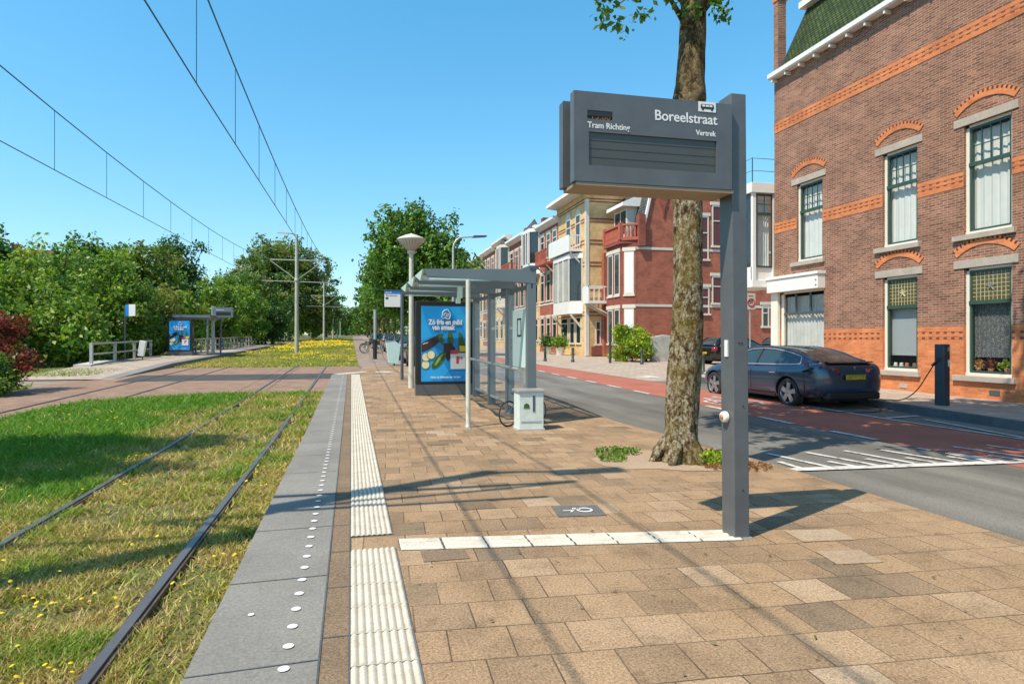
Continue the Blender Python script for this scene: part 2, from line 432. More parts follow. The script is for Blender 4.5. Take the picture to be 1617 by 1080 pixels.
def box_uv(me, org=(0, 0, 0)):
    uv = me.uv_layers.new(name='UVMap').data
    vs = me.vertices
    arr = np.empty(len(me.loops) * 2)
    for p in me.polygons:
        n = p.normal; ax, ay, az = abs(n.x), abs(n.y), abs(n.z)
        for li in p.loop_indices:
            co = vs[me.loops[li].vertex_index].co
            x, y, z = co.x + org[0], co.y + org[1], co.z + org[2]
            if az > ax and az > ay: a, b = x, y
            elif ax >= ay: a, b = y, z
            else: a, b = x, z
            if az > .25 and az <= max(ax, ay): b = z / max(.3, math.sqrt(1 - az*az))
            arr[2*li] = a; arr[2*li+1] = b
    uv.foreach_set('uv', arr)

def rise(y): return .0135 * max(0., min(y, 320) - 10)
def sheet(name, poly, off, mat, skirt=0, kind='structure', parent=None, split=None, **kw):
    """flat ground sheet following the gentle rise of the street"""
    bm = bmesh.new(); vs = [bm.verts.new((p[0], p[1], 0)) for p in poly]; f = bm.faces.new(vs)
    if f.normal.z < 0: pass
    bm.normal_update()
    if bm.faces[:][0].normal.z < 0: bmesh.ops.reverse_faces(bm, faces=bm.faces[:])
    for yy in (10, 320):
        bmesh.ops.bisect_plane(bm, geom=bm.verts[:] + bm.edges[:] + bm.faces[:], plane_co=(0, yy, 0), plane_no=(0, 1, 0))
    for v in bm.verts: v.co.z = off + rise(v.co.y)
    if skirt:
        ed = [e for e in bm.edges if e.is_boundary]
        r = bmesh.ops.extrude_edge_only(bm, edges=ed)
        for g in r['geom']:
            if isinstance(g, bmesh.types.BMVert): g.co.z -= skirt
        bmesh.ops.recalc_face_normals(bm, faces=bm.faces[:])
    me = bpy.data.meshes.new(name); bm.to_mesh(me); bm.free()
    me.materials.append(MATS[mat]); box_uv(me)
    o = bpy.data.objects.new(name, me); COL.objects.link(o)
    if parent is not None: o.parent = parent
    elif kind: o['kind'] = kind
    return tag(o, **kw)
def rect(x0, x1, y0, y1): return [(x0, y0), (x1, y0), (x1, y1), (x0, y1)]
def strip(p0, p1, w):
    d = Vector((p1[0]-p0[0], p1[1]-p0[1])).normalized(); n = Vector((-d.y, d.x)) * w/2
    return [(p0[0]-n.x, p0[1]-n.y), (p1[0]-n.x, p1[1]-n.y), (p1[0]+n.x, p1[1]+n.y), (p0[0]+n.x, p0[1]+n.y)]
def sheets(name, polys, off, mat, **kw):
    """several painted marks of one marking in one mesh"""
    bm = bmesh.new()
    for poly in polys:
        vs = [bm.verts.new((p[0], p[1], 0)) for p in poly]; bm.faces.new(vs)
    bm.normal_update()
    bmesh.ops.reverse_faces(bm, faces=[f for f in bm.faces if f.normal.z < 0])
    bmesh.ops.bisect_plane(bm, geom=bm.verts[:] + bm.edges[:] + bm.faces[:], plane_co=(0, 10, 0), plane_no=(0, 1, 0))
    for v in bm.verts: v.co.z = off + rise(v.co.y)
    me = bpy.data.meshes.new(name); bm.to_mesh(me); bm.free()
    me.materials.append(MATS[mat]); box_uv(me)
    o = bpy.data.objects.new(name, me); COL.objects.link(o); o['kind'] = 'structure'
    return tag(o, **kw)
def text(name, body, mat, size, loc, rot=(R(90), 0, 0), parent=None, align='LEFT', bold=0, ext=.002, width=None):
    cu = bpy.data.curves.new(name, 'FONT'); cu.body = body; cu.size = size; cu.align_x = align
    cu.extrude = ext; cu.offset = bold; cu.resolution_u = 4
    o = bpy.data.objects.new(name, cu); COL.objects.link(o)
    dg = bpy.context.evaluated_depsgraph_get(); dg.update()
    me = bpy.data.meshes.new_from_object(o.evaluated_get(dg)); bpy.data.objects.remove(o)
    me.materials.clear(); me.materials.append(MATS[mat]); me.name = name
    if width:
        xs = [v.co.x for v in me.vertices]; k = width / (max(xs) - min(xs))
        for v in me.vertices: v.co.x *= k
    o = bpy.data.objects.new(name, me); COL.objects.link(o)
    o.location = loc; o.rotation_euler = rot
    if parent is not None: o.parent = parent
    return o
# ================================================================= GROUND
sheet('terrain', rect(-420, 420, -60, 900), -.21, 'm_soil')
ROAD_L = [(4.70, -6), (4.64, 3.4), (4.74, 6.0), (4.64, 8.3), (4.5, 10), (4.68, 13), (4.74, 16), (4.7, 30), (4.7, 220)]
sheet('road', ROAD_L + [(11.6, 220), (11.6, 14), (12.4, 14), (12.4, 10), (11.8, 7), (10.9, 2), (9.6, -6)], -.15, 'm_asphalt')
sheet('red_cycle_lane', [(8.05, -6), (8.05, 220), (9.6, 220), (9.6, 30), (10.1, 20), (10.32, 15), (10.32, 6), (9.9, 2), (9.0, -6)], -.146, 'm_red_asphalt')
sheet('side_street', [(10.18, 19.6), (9.62, 30), (9.62, 220), (34, 220), (34, 19.6)], -.142, 'm_side_paving')
KERB = [(9.75, -6), (10.7, 2), (11.47, 8.4), (12.0, 12.4), (12.0, 19.4)]
sheet('pavement', KERB + [(34, 19.4), (34, -6)], 0.0, 'm_side_paving', skirt=.2)
kb = MB()
for a, b_ in zip(KERB[:-1], KERB[1:]):
    d = Vector((b_[0]-a[0], b_[1]-a[1])).normalized(); n = Vector((-d.y, d.x)) * .14
    q = [(a[0]+n.x, a[1]+n.y), (b_[0]+n.x, b_[1]+n.y), b_, a]
    kb.add([(x, y, -.2) for x, y in q] + [(x, y, .004 + rise(y)) for x, y in q],
           [(3,2,1,0), (4,5,6,7), (0,1,5,4), (1,2,6,5), (2,3,7,6), (3,0,4,7)])
kb.build('kerb', 'm_kerb', kind='structure')

# ---- painted marks and sun flecks on the road
DX = 8.05
sheets('lane_dash_markings', [strip((DX, 9.92 + 1.87*k), (DX, 10.87 + 1.87*k), .12) for k in range(-3, 60)], -.138, 'm_white_worn')
hs = [((5.35, 6.4), (5.37, 6.87)), ((5.75, 6.4), (5.6, 7.41)), ((6.41, 6.4), (6.18, 7.36)), ((6.98, 6.4), (6.8, 7.35)), ((7.6, 6.3), (7.35, 7.3)),
      ((8.23, 6.3), (7.99, 7.3)), ((8.85, 6.2), (8.61, 7.3)), ((9.4, 6.15), (9.23, 7.29)), ((9.95, 6.1), (9.8, 7.2)),
      ((6.1, 6.4), (6.0, 6.75)), ((6.72, 6.4), (6.62, 6.8)), ((7.3, 6.35), (7.2, 6.75)), ((7.92, 6.3), (7.82, 6.7)), ((8.55, 6.25), (8.45, 6.65))]  # short stripes in between are sun flecks, painted as white marks
sheets('hatch_and_fleck_markings', [strip(a, b_, .085) for a, b_ in hs], -.138, 'm_white_worn')
sheets('stop_line_marking', [strip((5.16, 6.40), (10.35, 6.08), .17)], -.134, 'm_white_worn')
sheets('parking_bay_markings', [strip((10.33, 6.4), (10.33, 14.5), .09), strip((10.45, 7.5), (11.0, 9.9), .08), strip((10.4, 10.2), (11.35, 10.35), .09)], -.134, 'm_white_worn')
sheets('side_street_marking', [[(10.4, 21.4), (11.4, 20.7), (11.4, 22.0)], strip((11.5, 21.0), (14.5, 21.0), .14)], -.134, 'm_white_worn')
# bicycle symbol painted on the red lane, elongated towards the traffic
def ringpoly(cx, cy, rx, ry, w, n=18):
    out = []
    for k in range(n):
        a, b_ = 2*math.pi*k/n, 2*math.pi*(k+1)/n
        out.append([(cx+rx*math.cos(a), cy+ry*math.sin(a)), (cx+rx*math.cos(b_), cy+ry*math.sin(b_)),
                    (cx+(rx-w)*math.cos(b_), cy+(ry-w*1.8)*math.sin(b_)), (cx+(rx-w)*math.cos(a), cy+(ry-w*1.8)*math.sin(a))])
    return out
def bike_symbol(cx, cy):
    p = ringpoly(cx-.42, cy-.35, .27, .5, .07) + ringpoly(cx+.42, cy-.35, .27, .5, .07)
    p += [strip(a, b_, .07) for a, b_ in (((cx-.42, cy-.35), (cx-.2, cy+.6)), ((cx-.2, cy+.6), (cx+.25, cy+.6)), ((cx-.02, cy-.35), (cx-.25, cy+.5)),
                                          ((cx-.42, cy-.3), (cx-.02, cy-.38)), ((cx-.02, cy-.35), (cx+.25, cy+.55)), ((cx+.42, cy-.35), (cx+.22, cy+.9)), ((cx+.2, cy+.9), (cx+.4, cy+.95)))]
    return p
sheets('cycle_symbol_marking', bike_symbol(9.1, 13.6), -.134, 'm_white_worn')

# ---- tram crossing of clinker bricks with its asphalt band
sheet('crossing_paving', [(-.45, 18.0), (-3.6, 17.9), (-5.0, 17.2), (-6.3, 16.6), (-6.65, 14.9), (-6.6, 13.2), (-7.7, 13.2), (-8.4, 15.0), (-9.2, 18), (-9.5, 21.5),
      (-9.4, 23.2), (-8.35, 24.4), (-8.2, 31.0), (-3.4, 30.6), (.3, 31.2), (.5, 27), (.5, 23), (-.45, 22.9)], -.166, 'm_clinker')
sheet('crossing_asphalt_band', [(-7.8, 22.7), (-.5, 23.0), (-.5, 25.8), (-8.0, 25.9)], -.162, 'm_asphalt_dark')
sheet('garden_path', [(-30, 24.2), (-8.3, 24.3), (-8.2, 25.2), (-30, 24.9)], -.17, 'm_path_pale')
sheet('bare_earth_verge', [(-13.5, 21.5), (-9.3, 21.0), (-9.2, 23.9), (-14, 23.7)], -.178, 'm_clinker_path')

# ---- near platform
PLAT = [(-.69, -4), (-.69, 22.6), (.2, 23.2), (.5, 27.5), (4.7, 27.5)] + ROAD_L[::-1][2:]
sheet('platform', PLAT, 0.0, 'm_paver', skirt=.24)
sheet('platform_edge_slabs', [(-.69, -4), (-.14, -4), (-.14, 22.4), (-.5, 22.6), (-.69, 22.6)], .004, 'm_concrete_edge')
sheets('slab_joints', [strip((-.69, y - .02), (-.14, y + .01), .008) for y in (np.arange(-3, 22) * 1.0 + .79)], .0075, 'm_kerb')
sheet('paving_strip', rect(-.14, -.012, -4, 22.4), .004, 'm_strip')
sheets('strip_joints', [strip((-.14, -4), (-.14, 22.4), .009), strip((-.010, -4), (-.010, 22.4), .009)] + [strip((-.14, y), (-.012, y), .006) for y in np.arange(-3, 22, .6)], .0085, 'm_kerb')
dots = MB()
for k in range(-5, 100):
    y = 2.75 + .2*k
    if y > 22: break
    z = rise(y) + .010
    vs = [(-.285 + .025*math.cos(t), y + .025*math.sin(t), z) for t in np.linspace(0, 2*math.pi, 15)[:-1]]
    dots.add(vs, [tuple(range(14))])
dots.add([(-.505 + .016*math.cos(t), 3.33 + .016*math.sin(t), .010) for t in np.linspace(0, 2*math.pi, 13)[:-1]], [tuple(range(12))])
dots.build('edge_dot_markings', 'm_white', kind='structure')
def tactile(name, x0, x1, ys, along='y', ribs=8, skew=0):
    """ribbed guide tiles, .3 m long, ribs run along the strip"""
    mb = MB()
    n = 96
    for (ya, yb) in ys:
        a = ya
        while a < yb - .02:
            b_ = min(a + .3, yb); rows = [(a+.007, .002), (a+.013, .006), (b_-.013, .006), (b_-.007, .002)]
            vs = []; jit = random.uniform(-.0012, .0012)
            for (yy, hh) in rows:
                for i in range(n+1):
                    u = i/n; lo = .5 - .5*math.cos(2*math.pi*(u*ribs)); lo = lo**.6
                    e = min(1, min(u, 1-u)*40)
                    z = .004 + (hh + jit + .009*lo) * (1 if hh > .002 else .5) * e
                    if along == 'y': x, y = x0 + u*(x1-x0), yy
                    else: x = yy; y = x0 + u*(x1-x0) + skew*(x-.32)
                    vs.append((x, y, rise(y) + z))
            w_ = n+1; fs = []
            for r_ in range(3):
                for i in range(n):
                    q = (r_*w_+i, r_*w_+i+1, (r_+1)*w_+i+1, (r_+1)*w_+i)
                    fs.append(q if along == 'y' else q[::-1])
            mb.add(vs, fs, 0, False); a += .3
    return mb.build(name, 'm_tactile' if along == 'y' else 'm_tactile_flat', kind='structure')
sheets('tactile_joint_bed', [rect(-.008, .298, 1.5, 4.2), rect(-.008, .298, 4.5, 22.5), [(.32, 4.148), (2.72, 3.841), (2.72, 4.075), (.32, 4.382)]], .0045, 'm_kerb')
tactile('tactile_guide_line', -.005, .295, [(1.5, 4.2), (4.5, 22.5)])
tactile('tactile_cross_line', 4.15, 4.38, [(.32, 2.72)], along='x', ribs=3, skew=-.128)
sheets('platform_end_kerb', [strip((-.55, 22.75), (.55, 24.0), .35), strip((.9, 23.6), (1.5, 23.7), .5), strip((.6, 21.9), (2.4, 22.2), .12)], .012, 'm_white_worn')
# dark tile with a wheelchair symbol
sheet('symbol_tile', [(1.62, 4.66), (2.02, 4.62), (2.06, 4.93), (1.66, 4.97)], .006, 'm_dark_tile')
wc = [strip((1.71, 4.80), (1.80, 4.80), .018), strip((1.80, 4.80), (1.82, 4.86), .018), strip((1.76, 4.75), (1.80, 4.80), .018)]
wc += ringpoly(1.895, 4.79, .068, .068, .016) + [strip((1.80, 4.82), (1.9, 4.86), .016), strip((1.83, 4.86), (1.86, 4.80), .016)]
sheets('wheelchair_marking', wc, .011, 'm_white')
sheets('patched_tiles', [rect(.90, 1.20, 5.02, 5.3), rect(1.0, 1.3, 8.2, 8.5), rect(.45, .75, 3.9, 4.1)], .0045, 'm_strip')
sheets('pale_repair_tiles', [[(3.1, 3.72), (3.5, 3.68), (3.54, 3.93), (3.14, 3.97)], [(3.0, 3.3), (3.32, 3.27), (3.36, 3.5), (3.04, 3.53)]], .0045, 'm_sand')
sheet('shelter_slab', [(.75, 13.2), (2.4, 13.2), (3.0, 10.2), (4.1, 10.2), (4.3, 15.5), (.75, 15.5)], .004, 'm_strip')
bpy.data.objects.remove(bpy.data.objects['shelter_slab'])
# tree pit
rngp = random.Random(3)
pit = [(3.72 + (0.95+rngp.uniform(-.15,.15))*math.cos(t), 6.62 + (.62+rngp.uniform(-.12,.12))*math.sin(t)) for t in np.linspace(0, 2*math.pi, 19)[:-1]]
pit = [(min(x, 4.6), y) for x, y in pit]
sheet('tree_pit', pit, .005, 'm_sand')
# ---- footpath beyond the platform, parking strip
sheet('footpath', [(.5, 27.5), (2.45, 27.5), (2.45, 220), (.35, 220), (.35, 31)], -.06, 'm_clinker_path', skirt=.15)
sheet('parking_strip', rect(2.45, 4.72, 27.5, 220), -.10, 'm_parking_brick', skirt=.1)

# ---- far platform (ramp rises from the crossing)
fp = MB(); y0, y1, y2 = 24.6, 31.5, 72.0
prof = [(y0, rise(y0)-.165), (y1, rise(y1)+.02), (y2, rise(y2)+.02), (y2, rise(y2)-.4), (y0, -.4)]
fp.prism(prof, 'x', -11.9, -8.86); fp.build('far_platform', 'm_side_paving', kind='structure')
fp = MB(); prof2 = [(a, b_ + (.006 if k < 3 else 0)) for k, (a, b_) in enumerate(prof)]
fp.prism(prof2, 'x', -8.86, -8.3); fp.build('far_platform_edge', 'm_concrete_edge', kind='structure')

# ================================================================= RAILS
for tx, word in ((-1.925, 'near'), (-6.43, 'far')):
    for sx, side in ((-.72, 'left'), (.72, 'right')):
        mb = MB(); x = tx + sx; w_ = .026
        for ya, yb in ((-5, 10), (10, 140)):
            za, zb = rise(ya), rise(yb)
            for (xa, xb, zt, zl, mi) in ((x-w_, x+w_, -.148, -.2, 1), (x-.047, x-w_, -.163, -.25, 0), (x+w_, x+.047, -.163, -.25, 0)):
                mb.add([(xa,ya,zl+za),(xb,ya,zl+za),(xb,yb,zl+zb),(xa,yb,zl+zb),(xa,ya,zt+za),(xb,ya,zt+za),(xb,yb,zt+zb),(xa,yb,zt+zb)],
                       [(4,5,6,7),(0,1,5,4),(1,2,6,5),(2,3,7,6),(3,0,4,7)], mi)
        o = mb.build('tram_rail', ['m_rail', 'm_rail_top'], label='%s rail of the %s tram track' % (side, 'platform-side' if word == 'near' else 'hedge-side'), cat='rail', group='tram rails')
# joint seam in the crossing beside the near rails is part of the paving

# ================================================================= GRASS
class VN:
    def __init__(s, seed): s.g = np.random.default_rng(seed).random((64, 64))
    def __call__(s, x, y, sc):
        x = np.asarray(x)/sc + 100; y = np.asarray(y)/sc + 100
        xi = np.floor(x).astype(int); yi = np.floor(y).astype(int); fx = x-xi; fy = y-yi
        fx = fx*fx*(3-2*fx); fy = fy*fy*(3-2*fy); g = s.g
        a = g[xi%64, yi%64]; b_ = g[(xi+1)%64, yi%64]; c = g[xi%64, (yi+1)%64]; d = g[(xi+1)%64, (yi+1)%64]
        return (a*(1-fx)+b_*fx)*(1-fy) + (c*(1-fx)+d*fx)*fy
vn1, vn2, vn3 = VN(1), VN(2), VN(3)
def rise_np(y): return .0135*np.maximum(0, np.minimum(y, 320)-10)
def np_mesh(name, V, F, col, mat, parent=None, loc=None, **kw):
    me = bpy.data.meshes.new(name); nv, nf, k = len(V), len(F), F.shape[1]
    me.vertices.add(nv); me.vertices.foreach_set('co', V.astype(np.float32).ravel())
    me.loops.add(nf*k); me.loops.foreach_set('vertex_index', F.astype(np.int32).ravel())
    me.polygons.add(nf); me.polygons.foreach_set('loop_start', (np.arange(nf)*k).astype(np.int32))
    me.update(calc_edges=True)
    a = me.color_attributes.new('col', 'FLOAT_COLOR', 'POINT')
    a.data.foreach_set('color', np.concatenate([col, np.ones((nv, 1))], 1).astype(np.float32).ravel())
    me.materials.append(MATS[mat])
    o = bpy.data.objects.new(name, me); COL.objects.link(o)
    if parent is not None: o.parent = parent
    if loc is not None: o.location = loc
    return tag(o, **kw)
LUSH = np.array([.12, .25, .02]); MID = np.array([.31, .35, .06]); STRAW = np.array([.62, .50, .19]); BROWN = np.array([.36, .23, .12]); YEL = np.array([.42, .42, .045])
def blades(name, x, y, lush, hgt, wid, label, zoff=-.2, yellow=None):
    n = len(x); a = rng.random(n)*2*np.pi; ln = rng.random(n)**.5*1.7
    h = hgt*(.55+.9*rng.random(n)); w_ = wid*(.7+.6*rng.random(n))
    z = rise_np(y)+zoff
    dx, dy = np.cos(a), np.sin(a); b2 = rng.random(n)*2*np.pi; lx, ly = np.cos(b2)*ln*h, np.sin(b2)*ln*h
    V = np.empty((n, 3, 3))
    V[:, 0] = np.stack([x-dx*w_, y-dy*w_, z], 1); V[:, 1] = np.stack([x+dx*w_, y+dy*w_, z], 1); V[:, 2] = np.stack([x+lx, y+ly, z+h], 1)
    l = lush[:, None]; dry = (vn3(x, y, .35)*.55+rng.random(n)*.6)[:, None]
    c = np.where(dry < .52+.45*l, MID*(1-l)+LUSH*l, STRAW*(.6+.4*rng.random((n, 1))))
    br = (rng.random(n) < .24*(1-lush))[:, None]; c = np.where(br, BROWN, c)
    if yellow is not None:
        yy = (rng.random(n) < yellow)[:, None]; c = np.where(yy, YEL, c)
    c = c*(.7+.6*rng.random((n, 1)))
    col = np.repeat(c[:, None, :], 3, 1).reshape(-1, 3)
    F = np.arange(n*3).reshape(-1, 3)
    return np_mesh(name, V.reshape(-1, 3), F, col, 'm_grass', label=label, cat='grass', kind='stuff')
RAILX = [-1.925-.72, -1.925+.72, -6.43-.72, -6.43+.72]
def keep_rails(x): 
    k = np.ones(len(x), bool)
    for r_ in RAILX: k &= np.abs(x-r_) > .038
    return k
def in_poly(x, y, poly):
    c = np.zeros(len(x), bool); n = len(poly)
    for i in range(n):
        x1, y1 = poly[i]; x2, y2 = poly[(i+1)%n]
        if y1 == y2: continue
        c ^= ((y1 > y) != (y2 > y)) & (x < (x2-x1)*(y-y1)/(y2-y1)+x1)
    return c
CROSS = [(-.45, 18.0), (-3.6, 17.9), (-5.0, 17.2), (-6.3, 16.6), (-6.65, 14.9), (-6.6, 13.2), (-7.7, 13.2), (-8.4, 15.0), (-9.2, 18), (-9.5, 21.5), (-14, 21.5), (-30, 23.8), (-30, 25), (-8.2, 25.6), (-8.2, 31.0), (.5, 31.2), (.5, 22)]
# near lawn
n = 330000
y = 2.2*np.exp(rng.random(n)*math.log(19.5/2.2)); x = -.72 - rng.random(n)*(1.6+y*.72)
k = keep_rails(x) & ~in_poly(x, y, CROSS); x, y = x[k], y[k]
lush = np.clip((-x-2.9)*.55 + (y-5)*.10 + (vn1(x, y, .8)-.5)*1.6, 0, 1) * (x < -2.7) + np.clip((vn2(x, y, .45)-.50)*1.8 + (y-9)*.04, 0, .75) * (x >= -2.7)
lush = np.clip(lush, 0, 1)
bare = (vn1(x, y, .28)*.5 + vn2(x, y, .7)*.5 < .46) & (lush < .5) & (rng.random(len(x)) < .8)
x, y, lush = x[~bare], y[~bare], lush[~bare]
hg = .022 + .035*lush + .0035*y
blades('lawn_near_tracks', x, y, lush, hg, .0022+.0011*y, 'patchy green and straw grass growing between and beside the near tram rails')
# verge left of the crossing
n = 26000; x = -9.6 - rng.random(n)*14; y = 13 + rng.random(n)*16; k = ~in_poly(x, y, CROSS); x, y = x[k], y[k]
blades('grass_verge', x, y, np.full(len(x), .75), np.full(len(x), .18), np.full(len(x), .022), 'tufted grass verge beside the pale garden path and red shrub')
# lawn beyond the crossing, full of yellow flowers
n = 90000; y = 31*np.exp(rng.random(n)*math.log(150/31)); x = .3 - rng.random(n)*8.5
k = keep_rails(x) & ((x < .15) | (y > 31.5)); x, y = x[k], y[k]
blades('lawn_beyond_crossing', x, y, np.clip(vn1(x, y, 2.5)*1.1-.1, 0, .8), .10+0*x, .0012*y*.8, 'yellow green grass strip under the tram masts beyond the crossing', yellow=.14)
n = 9000; y = 33+rng.random(n)*45; x = -12-rng.random(n)*10
blades('grass_under_hedge', x, y, np.full(n, .6), .2+0*x, .03+0*x, 'grass at the foot of the hedge behind the far platform')
def flowers(name, x, y, h, r_, label):
    n = len(x); z = rise_np(y)-.2+h; V = np.empty((n, 7, 3)); ang = np.arange(6)*np.pi/3
    V[:, 0] = np.stack([x, y, z+r_*.5], 1)
    tx, ty = (rng.random(n)-.5)*.8, (rng.random(n)-.5)*.8
    for i, t in enumerate(ang): V[:, i+1] = np.stack([x+r_*np.cos(t), y+r_*np.sin(t), z+r_*(np.cos(t)*tx+np.sin(t)*ty)], 1)
    F = np.array([[0, i+1, (i+1)%6+1] for i in range(6)]); F = (F[None]+(np.arange(n)*7)[:, None, None]).reshape(-1, 3)
    c = np.array([.85, .62, .02])*(.8+.3*rng.random((n, 1))); col = np.repeat(c[:, None], 7, 1).reshape(-1, 3)
    return np_mesh(name, V.reshape(-1, 3), F, col, 'm_flower', label=label, cat='flowers', kind='stuff')
n = 1500; y = 2.6*np.exp(rng.random(n)*math.log(19/2.6)); x = -.8-rng.random(n)*(1.6+y*.7)
k = keep_rails(x) & ~in_poly(x, y, CROSS) & ((vn1(x, y, .9)*.5+vn2(x, y, .4)*.5) > .60-.04*(x < -3)); x, y = x[k], y[k]
flowers('yellow_wildflowers', x, y, .05+.05*rng.random(len(x)), .009+.0009*y, 'scattered small yellow flowers in the near tram lawn')
n = 3800; y = 31.5*np.exp(rng.random(n)*math.log(130/31.5)); x = .2-rng.random(n)*8.3
k = keep_rails(x) & (vn1(x, y, 3) > .5); x, y = x[k], y[k]
flowers('yellow_flower_carpet', x, y, .12+.1*rng.random(len(x)), .0011*y, 'dense yellow flowers in the tram lawn beyond the crossing')

# ================================================================= FOLIAGE
PAL_BUSH = [(.13, .25, .03), (.20, .32, .04), (.08, .17, .02), (.26, .34, .06)]
PAL_DARK = [(.04, .10, .025), (.06, .14, .03), (.09, .18, .04)]
PAL_TREE = [(.06, .14, .02), (.10, .20, .03), (.16, .28, .04)]
PAL_DOME = [(.07, .14, .025), (.11, .20, .035), (.17, .24, .045), (.22, .22, .055)]
PAL_RED = [(.20, .02, .02), (.13, .025, .02), (.10, .07, .02), (.28, .05, .03)]
PAL_YEL = [(.20, .32, .02), (.32, .40, .03), (.12, .24, .02), (.42, .46, .05)]
def leafcloud(name, C, size, pal, parent, cidx, out, clumpvar=.75, loc=None, **kw):
    """C: leaf centres (n,3); every leaf a folded four-sided blade"""
    n = len(C); nrm = rng.normal(size=(n, 3)) + out*.9 + np.array([0, 0, .35])
    nrm /= np.linalg.norm(nrm, axis=1)[:, None]
    t = np.cross(nrm, rng.normal(size=(n, 3))); t /= np.linalg.norm(t, axis=1)[:, None]; b_ = np.cross(nrm, t)
    s_ = (size*(.6+.8*rng.random(n)))[:, None]
    V = np.empty((n, 4, 3)); V[:, 0] = C-t*s_; V[:, 1] = C+b_*s_*.55+nrm*s_*.12; V[:, 2] = C+t*s_; V[:, 3] = C-b_*s_*.55+nrm*s_*.12
    pal = np.array(pal); cc = pal[rng.integers(0, len(pal), cidx.max()+1)]*(1-clumpvar/2+clumpvar*rng.random((cidx.max()+1, 1)))
    c = cc[cidx]*.7+pal[rng.integers(0, len(pal), n)]*.3; c = c*(.8+.4*rng.random((n, 1)))
    col = np.repeat(c[:, None], 4, 1).reshape(-1, 3)
    return np_mesh(name, V.reshape(-1, 3), np.arange(n*4).reshape(-1, 4), col, 'm_leaf', parent=parent, loc=loc, **kw)
def crown(name, lobes, nleaf, size, pal, parent=None, clump=.5, perclump=28, up=0, **kw):
    vol = np.array([l[3]*l[4]*l[5] for l in lobes])**.67; pr = vol/vol.sum()
    nc = max(4, nleaf//perclump); li = rng.choice(len(lobes), nc, p=pr); L_ = np.array(lobes)[li]
    d = rng.normal(size=(nc, 3)); d /= np.linalg.norm(d, axis=1)[:, None]
    rad = (rng.random(nc)**.28)[:, None]
    cc = L_[:, :3]+d*rad*L_[:, 3:]*(1+.08*rng.normal(size=(nc, 1)))
    ci = rng.integers(0, nc, nleaf); g = rng.normal(size=(nleaf, 3))*clump*np.array([.5, .5, .42+up])
    P = cc[ci]+g
    return leafcloud(name, P, size, pal, parent, ci, d[ci], **kw)
def trunk_mb(h, r0, r1, lobes, limbs=5, lean=(0, 0), seed=0):
    rr = random.Random(seed); mb = MB(); pts = []; rs = []
    for i in range(7):
        t = i/6; pts.append((lean[0]*t+rr.uniform(-.03, .03)*h*.3*(0 < i), lean[1]*t, h*t)); rs.append(r0*(1-t)+r1*t + (r0*.35 if i == 0 else 0))
    mb.tube(pts, rs, 9); top = Vector(pts[-1])
    for l in sorted(lobes, key=lambda q: rr.random())[:limbs]:
        e = Vector(l[:3]); m_ = top.lerp(e, .5)+Vector((0, 0, -.08*h)); s0 = Vector(pts[rr.choice((4, 5, 6))])
        mb.tube([s0, m_, e], [r1*.8, r1*.5, r1*.15], 6)
    return mb
def tree(name, x, y, z, label, lobes, nleaf, size, pal, h, r0, r1, group=None, cat='tree', clump=.5, seed=0, bark='m_bark', limbs=6, lean=(0, 0), up=0, perclump=28):
    t = empty(name, (x, y, z), 0, label, cat, group)
    trunk_mb(h, r0, r1, lobes, limbs, lean, seed).build('trunk', bark, t)
    crown('crown', lobes, nleaf, size, pal, t, clump, up=up, perclump=perclump)
    return t
def rlobes(n, cx, cy, z0, z1, r_, seed, zr=.7, taper=.3):
    rr = random.Random(seed); out = []
    for i in range(n):
        t = (i+.5)/n; a = rr.uniform(0, 6.28); q = r_*(1-taper*t)*rr.uniform(.35, .75)
        lr = r_*rr.uniform(.42, .62)*(1-taper*t*.6)
        out.append((cx+q*math.cos(a), cy+q*math.sin(a), z0+(z1-z0)*t, lr, lr, lr*zr))
    return out
G0 = lambda y: rise(y)-.2
def spikes(h, r_, seed, n):
    rr = random.Random(seed*7+1); out = []
    for k in range(n):
        a = rr.uniform(0, 6.28); q = rr.uniform(.1, .85)*r_
        out.append((q*math.cos(a), q*math.sin(a), h-.9-q*.35+rr.uniform(-.5, .8), .3, .3, 1.0))
    return out
# hedge mass left of the far platform
hb = [(-19.5, 37, 7.2, 3.6, 'broad leafy shrub at the left end of the hedge, behind the red shrub'),
      (-16.4, 38.5, 7.2, 3.2, 'bright green shrub in the hedge behind the start of the far railing'),
      (-14.6, 42, 6.6, 2.8, 'light green bushy shrub left of the far stop poster'),
      (-17.6, 32.5, 4.6, 2.5, 'lower shrub in front of the hedge beside the garden path'),
      (-14.0, 34.2, 3.9, 2.0, 'low rounded shrub directly behind the end of the far railing'),
      (-13.4, 46.5, 5.0, 2.1, 'shrub with yellowish leaves behind the far poster'),
      (-13.6, 55, 6.4, 2.8, 'pale green shrub behind the far display post'),
      (-12.6, 63, 6.6, 2.5, 'bright shrub at the far end of the platform railing'),
      (-21, 30, 5.4, 2.6, 'dark shrub at the far left beyond the path'),
      (-11.6, 74, 6.8, 2.6, 'rounded shrub beside the tram lawn, left of the first mast'),
      (-10.6, 88, 6.6, 3.0, 'dark green bush at the foot of the domed tree')]
for i, (x, y, h, r_, lb) in enumerate(hb):
    pal = PAL_BUSH if i not in (8, 10) else PAL_DARK
    if i == 5: pal = [(.26, .27, .06), (.17, .22, .05), (.22, .17, .06)]
    tree('shrub', x, y, G0(y), lb, rlobes(9, 0, 0, .7, h-1.6, r_, i, .75, .25) + [(0, 0, h*.45, r_*.8, r_*.8, h*.42)] + spikes(h, r_, i, 7), 10000 if y < 50 else 6000, .13 if y < 50 else .17, pal, 1.2, .2, .12,
         'shrubs of the hedge behind the far platform', 'shrub', .55, i)
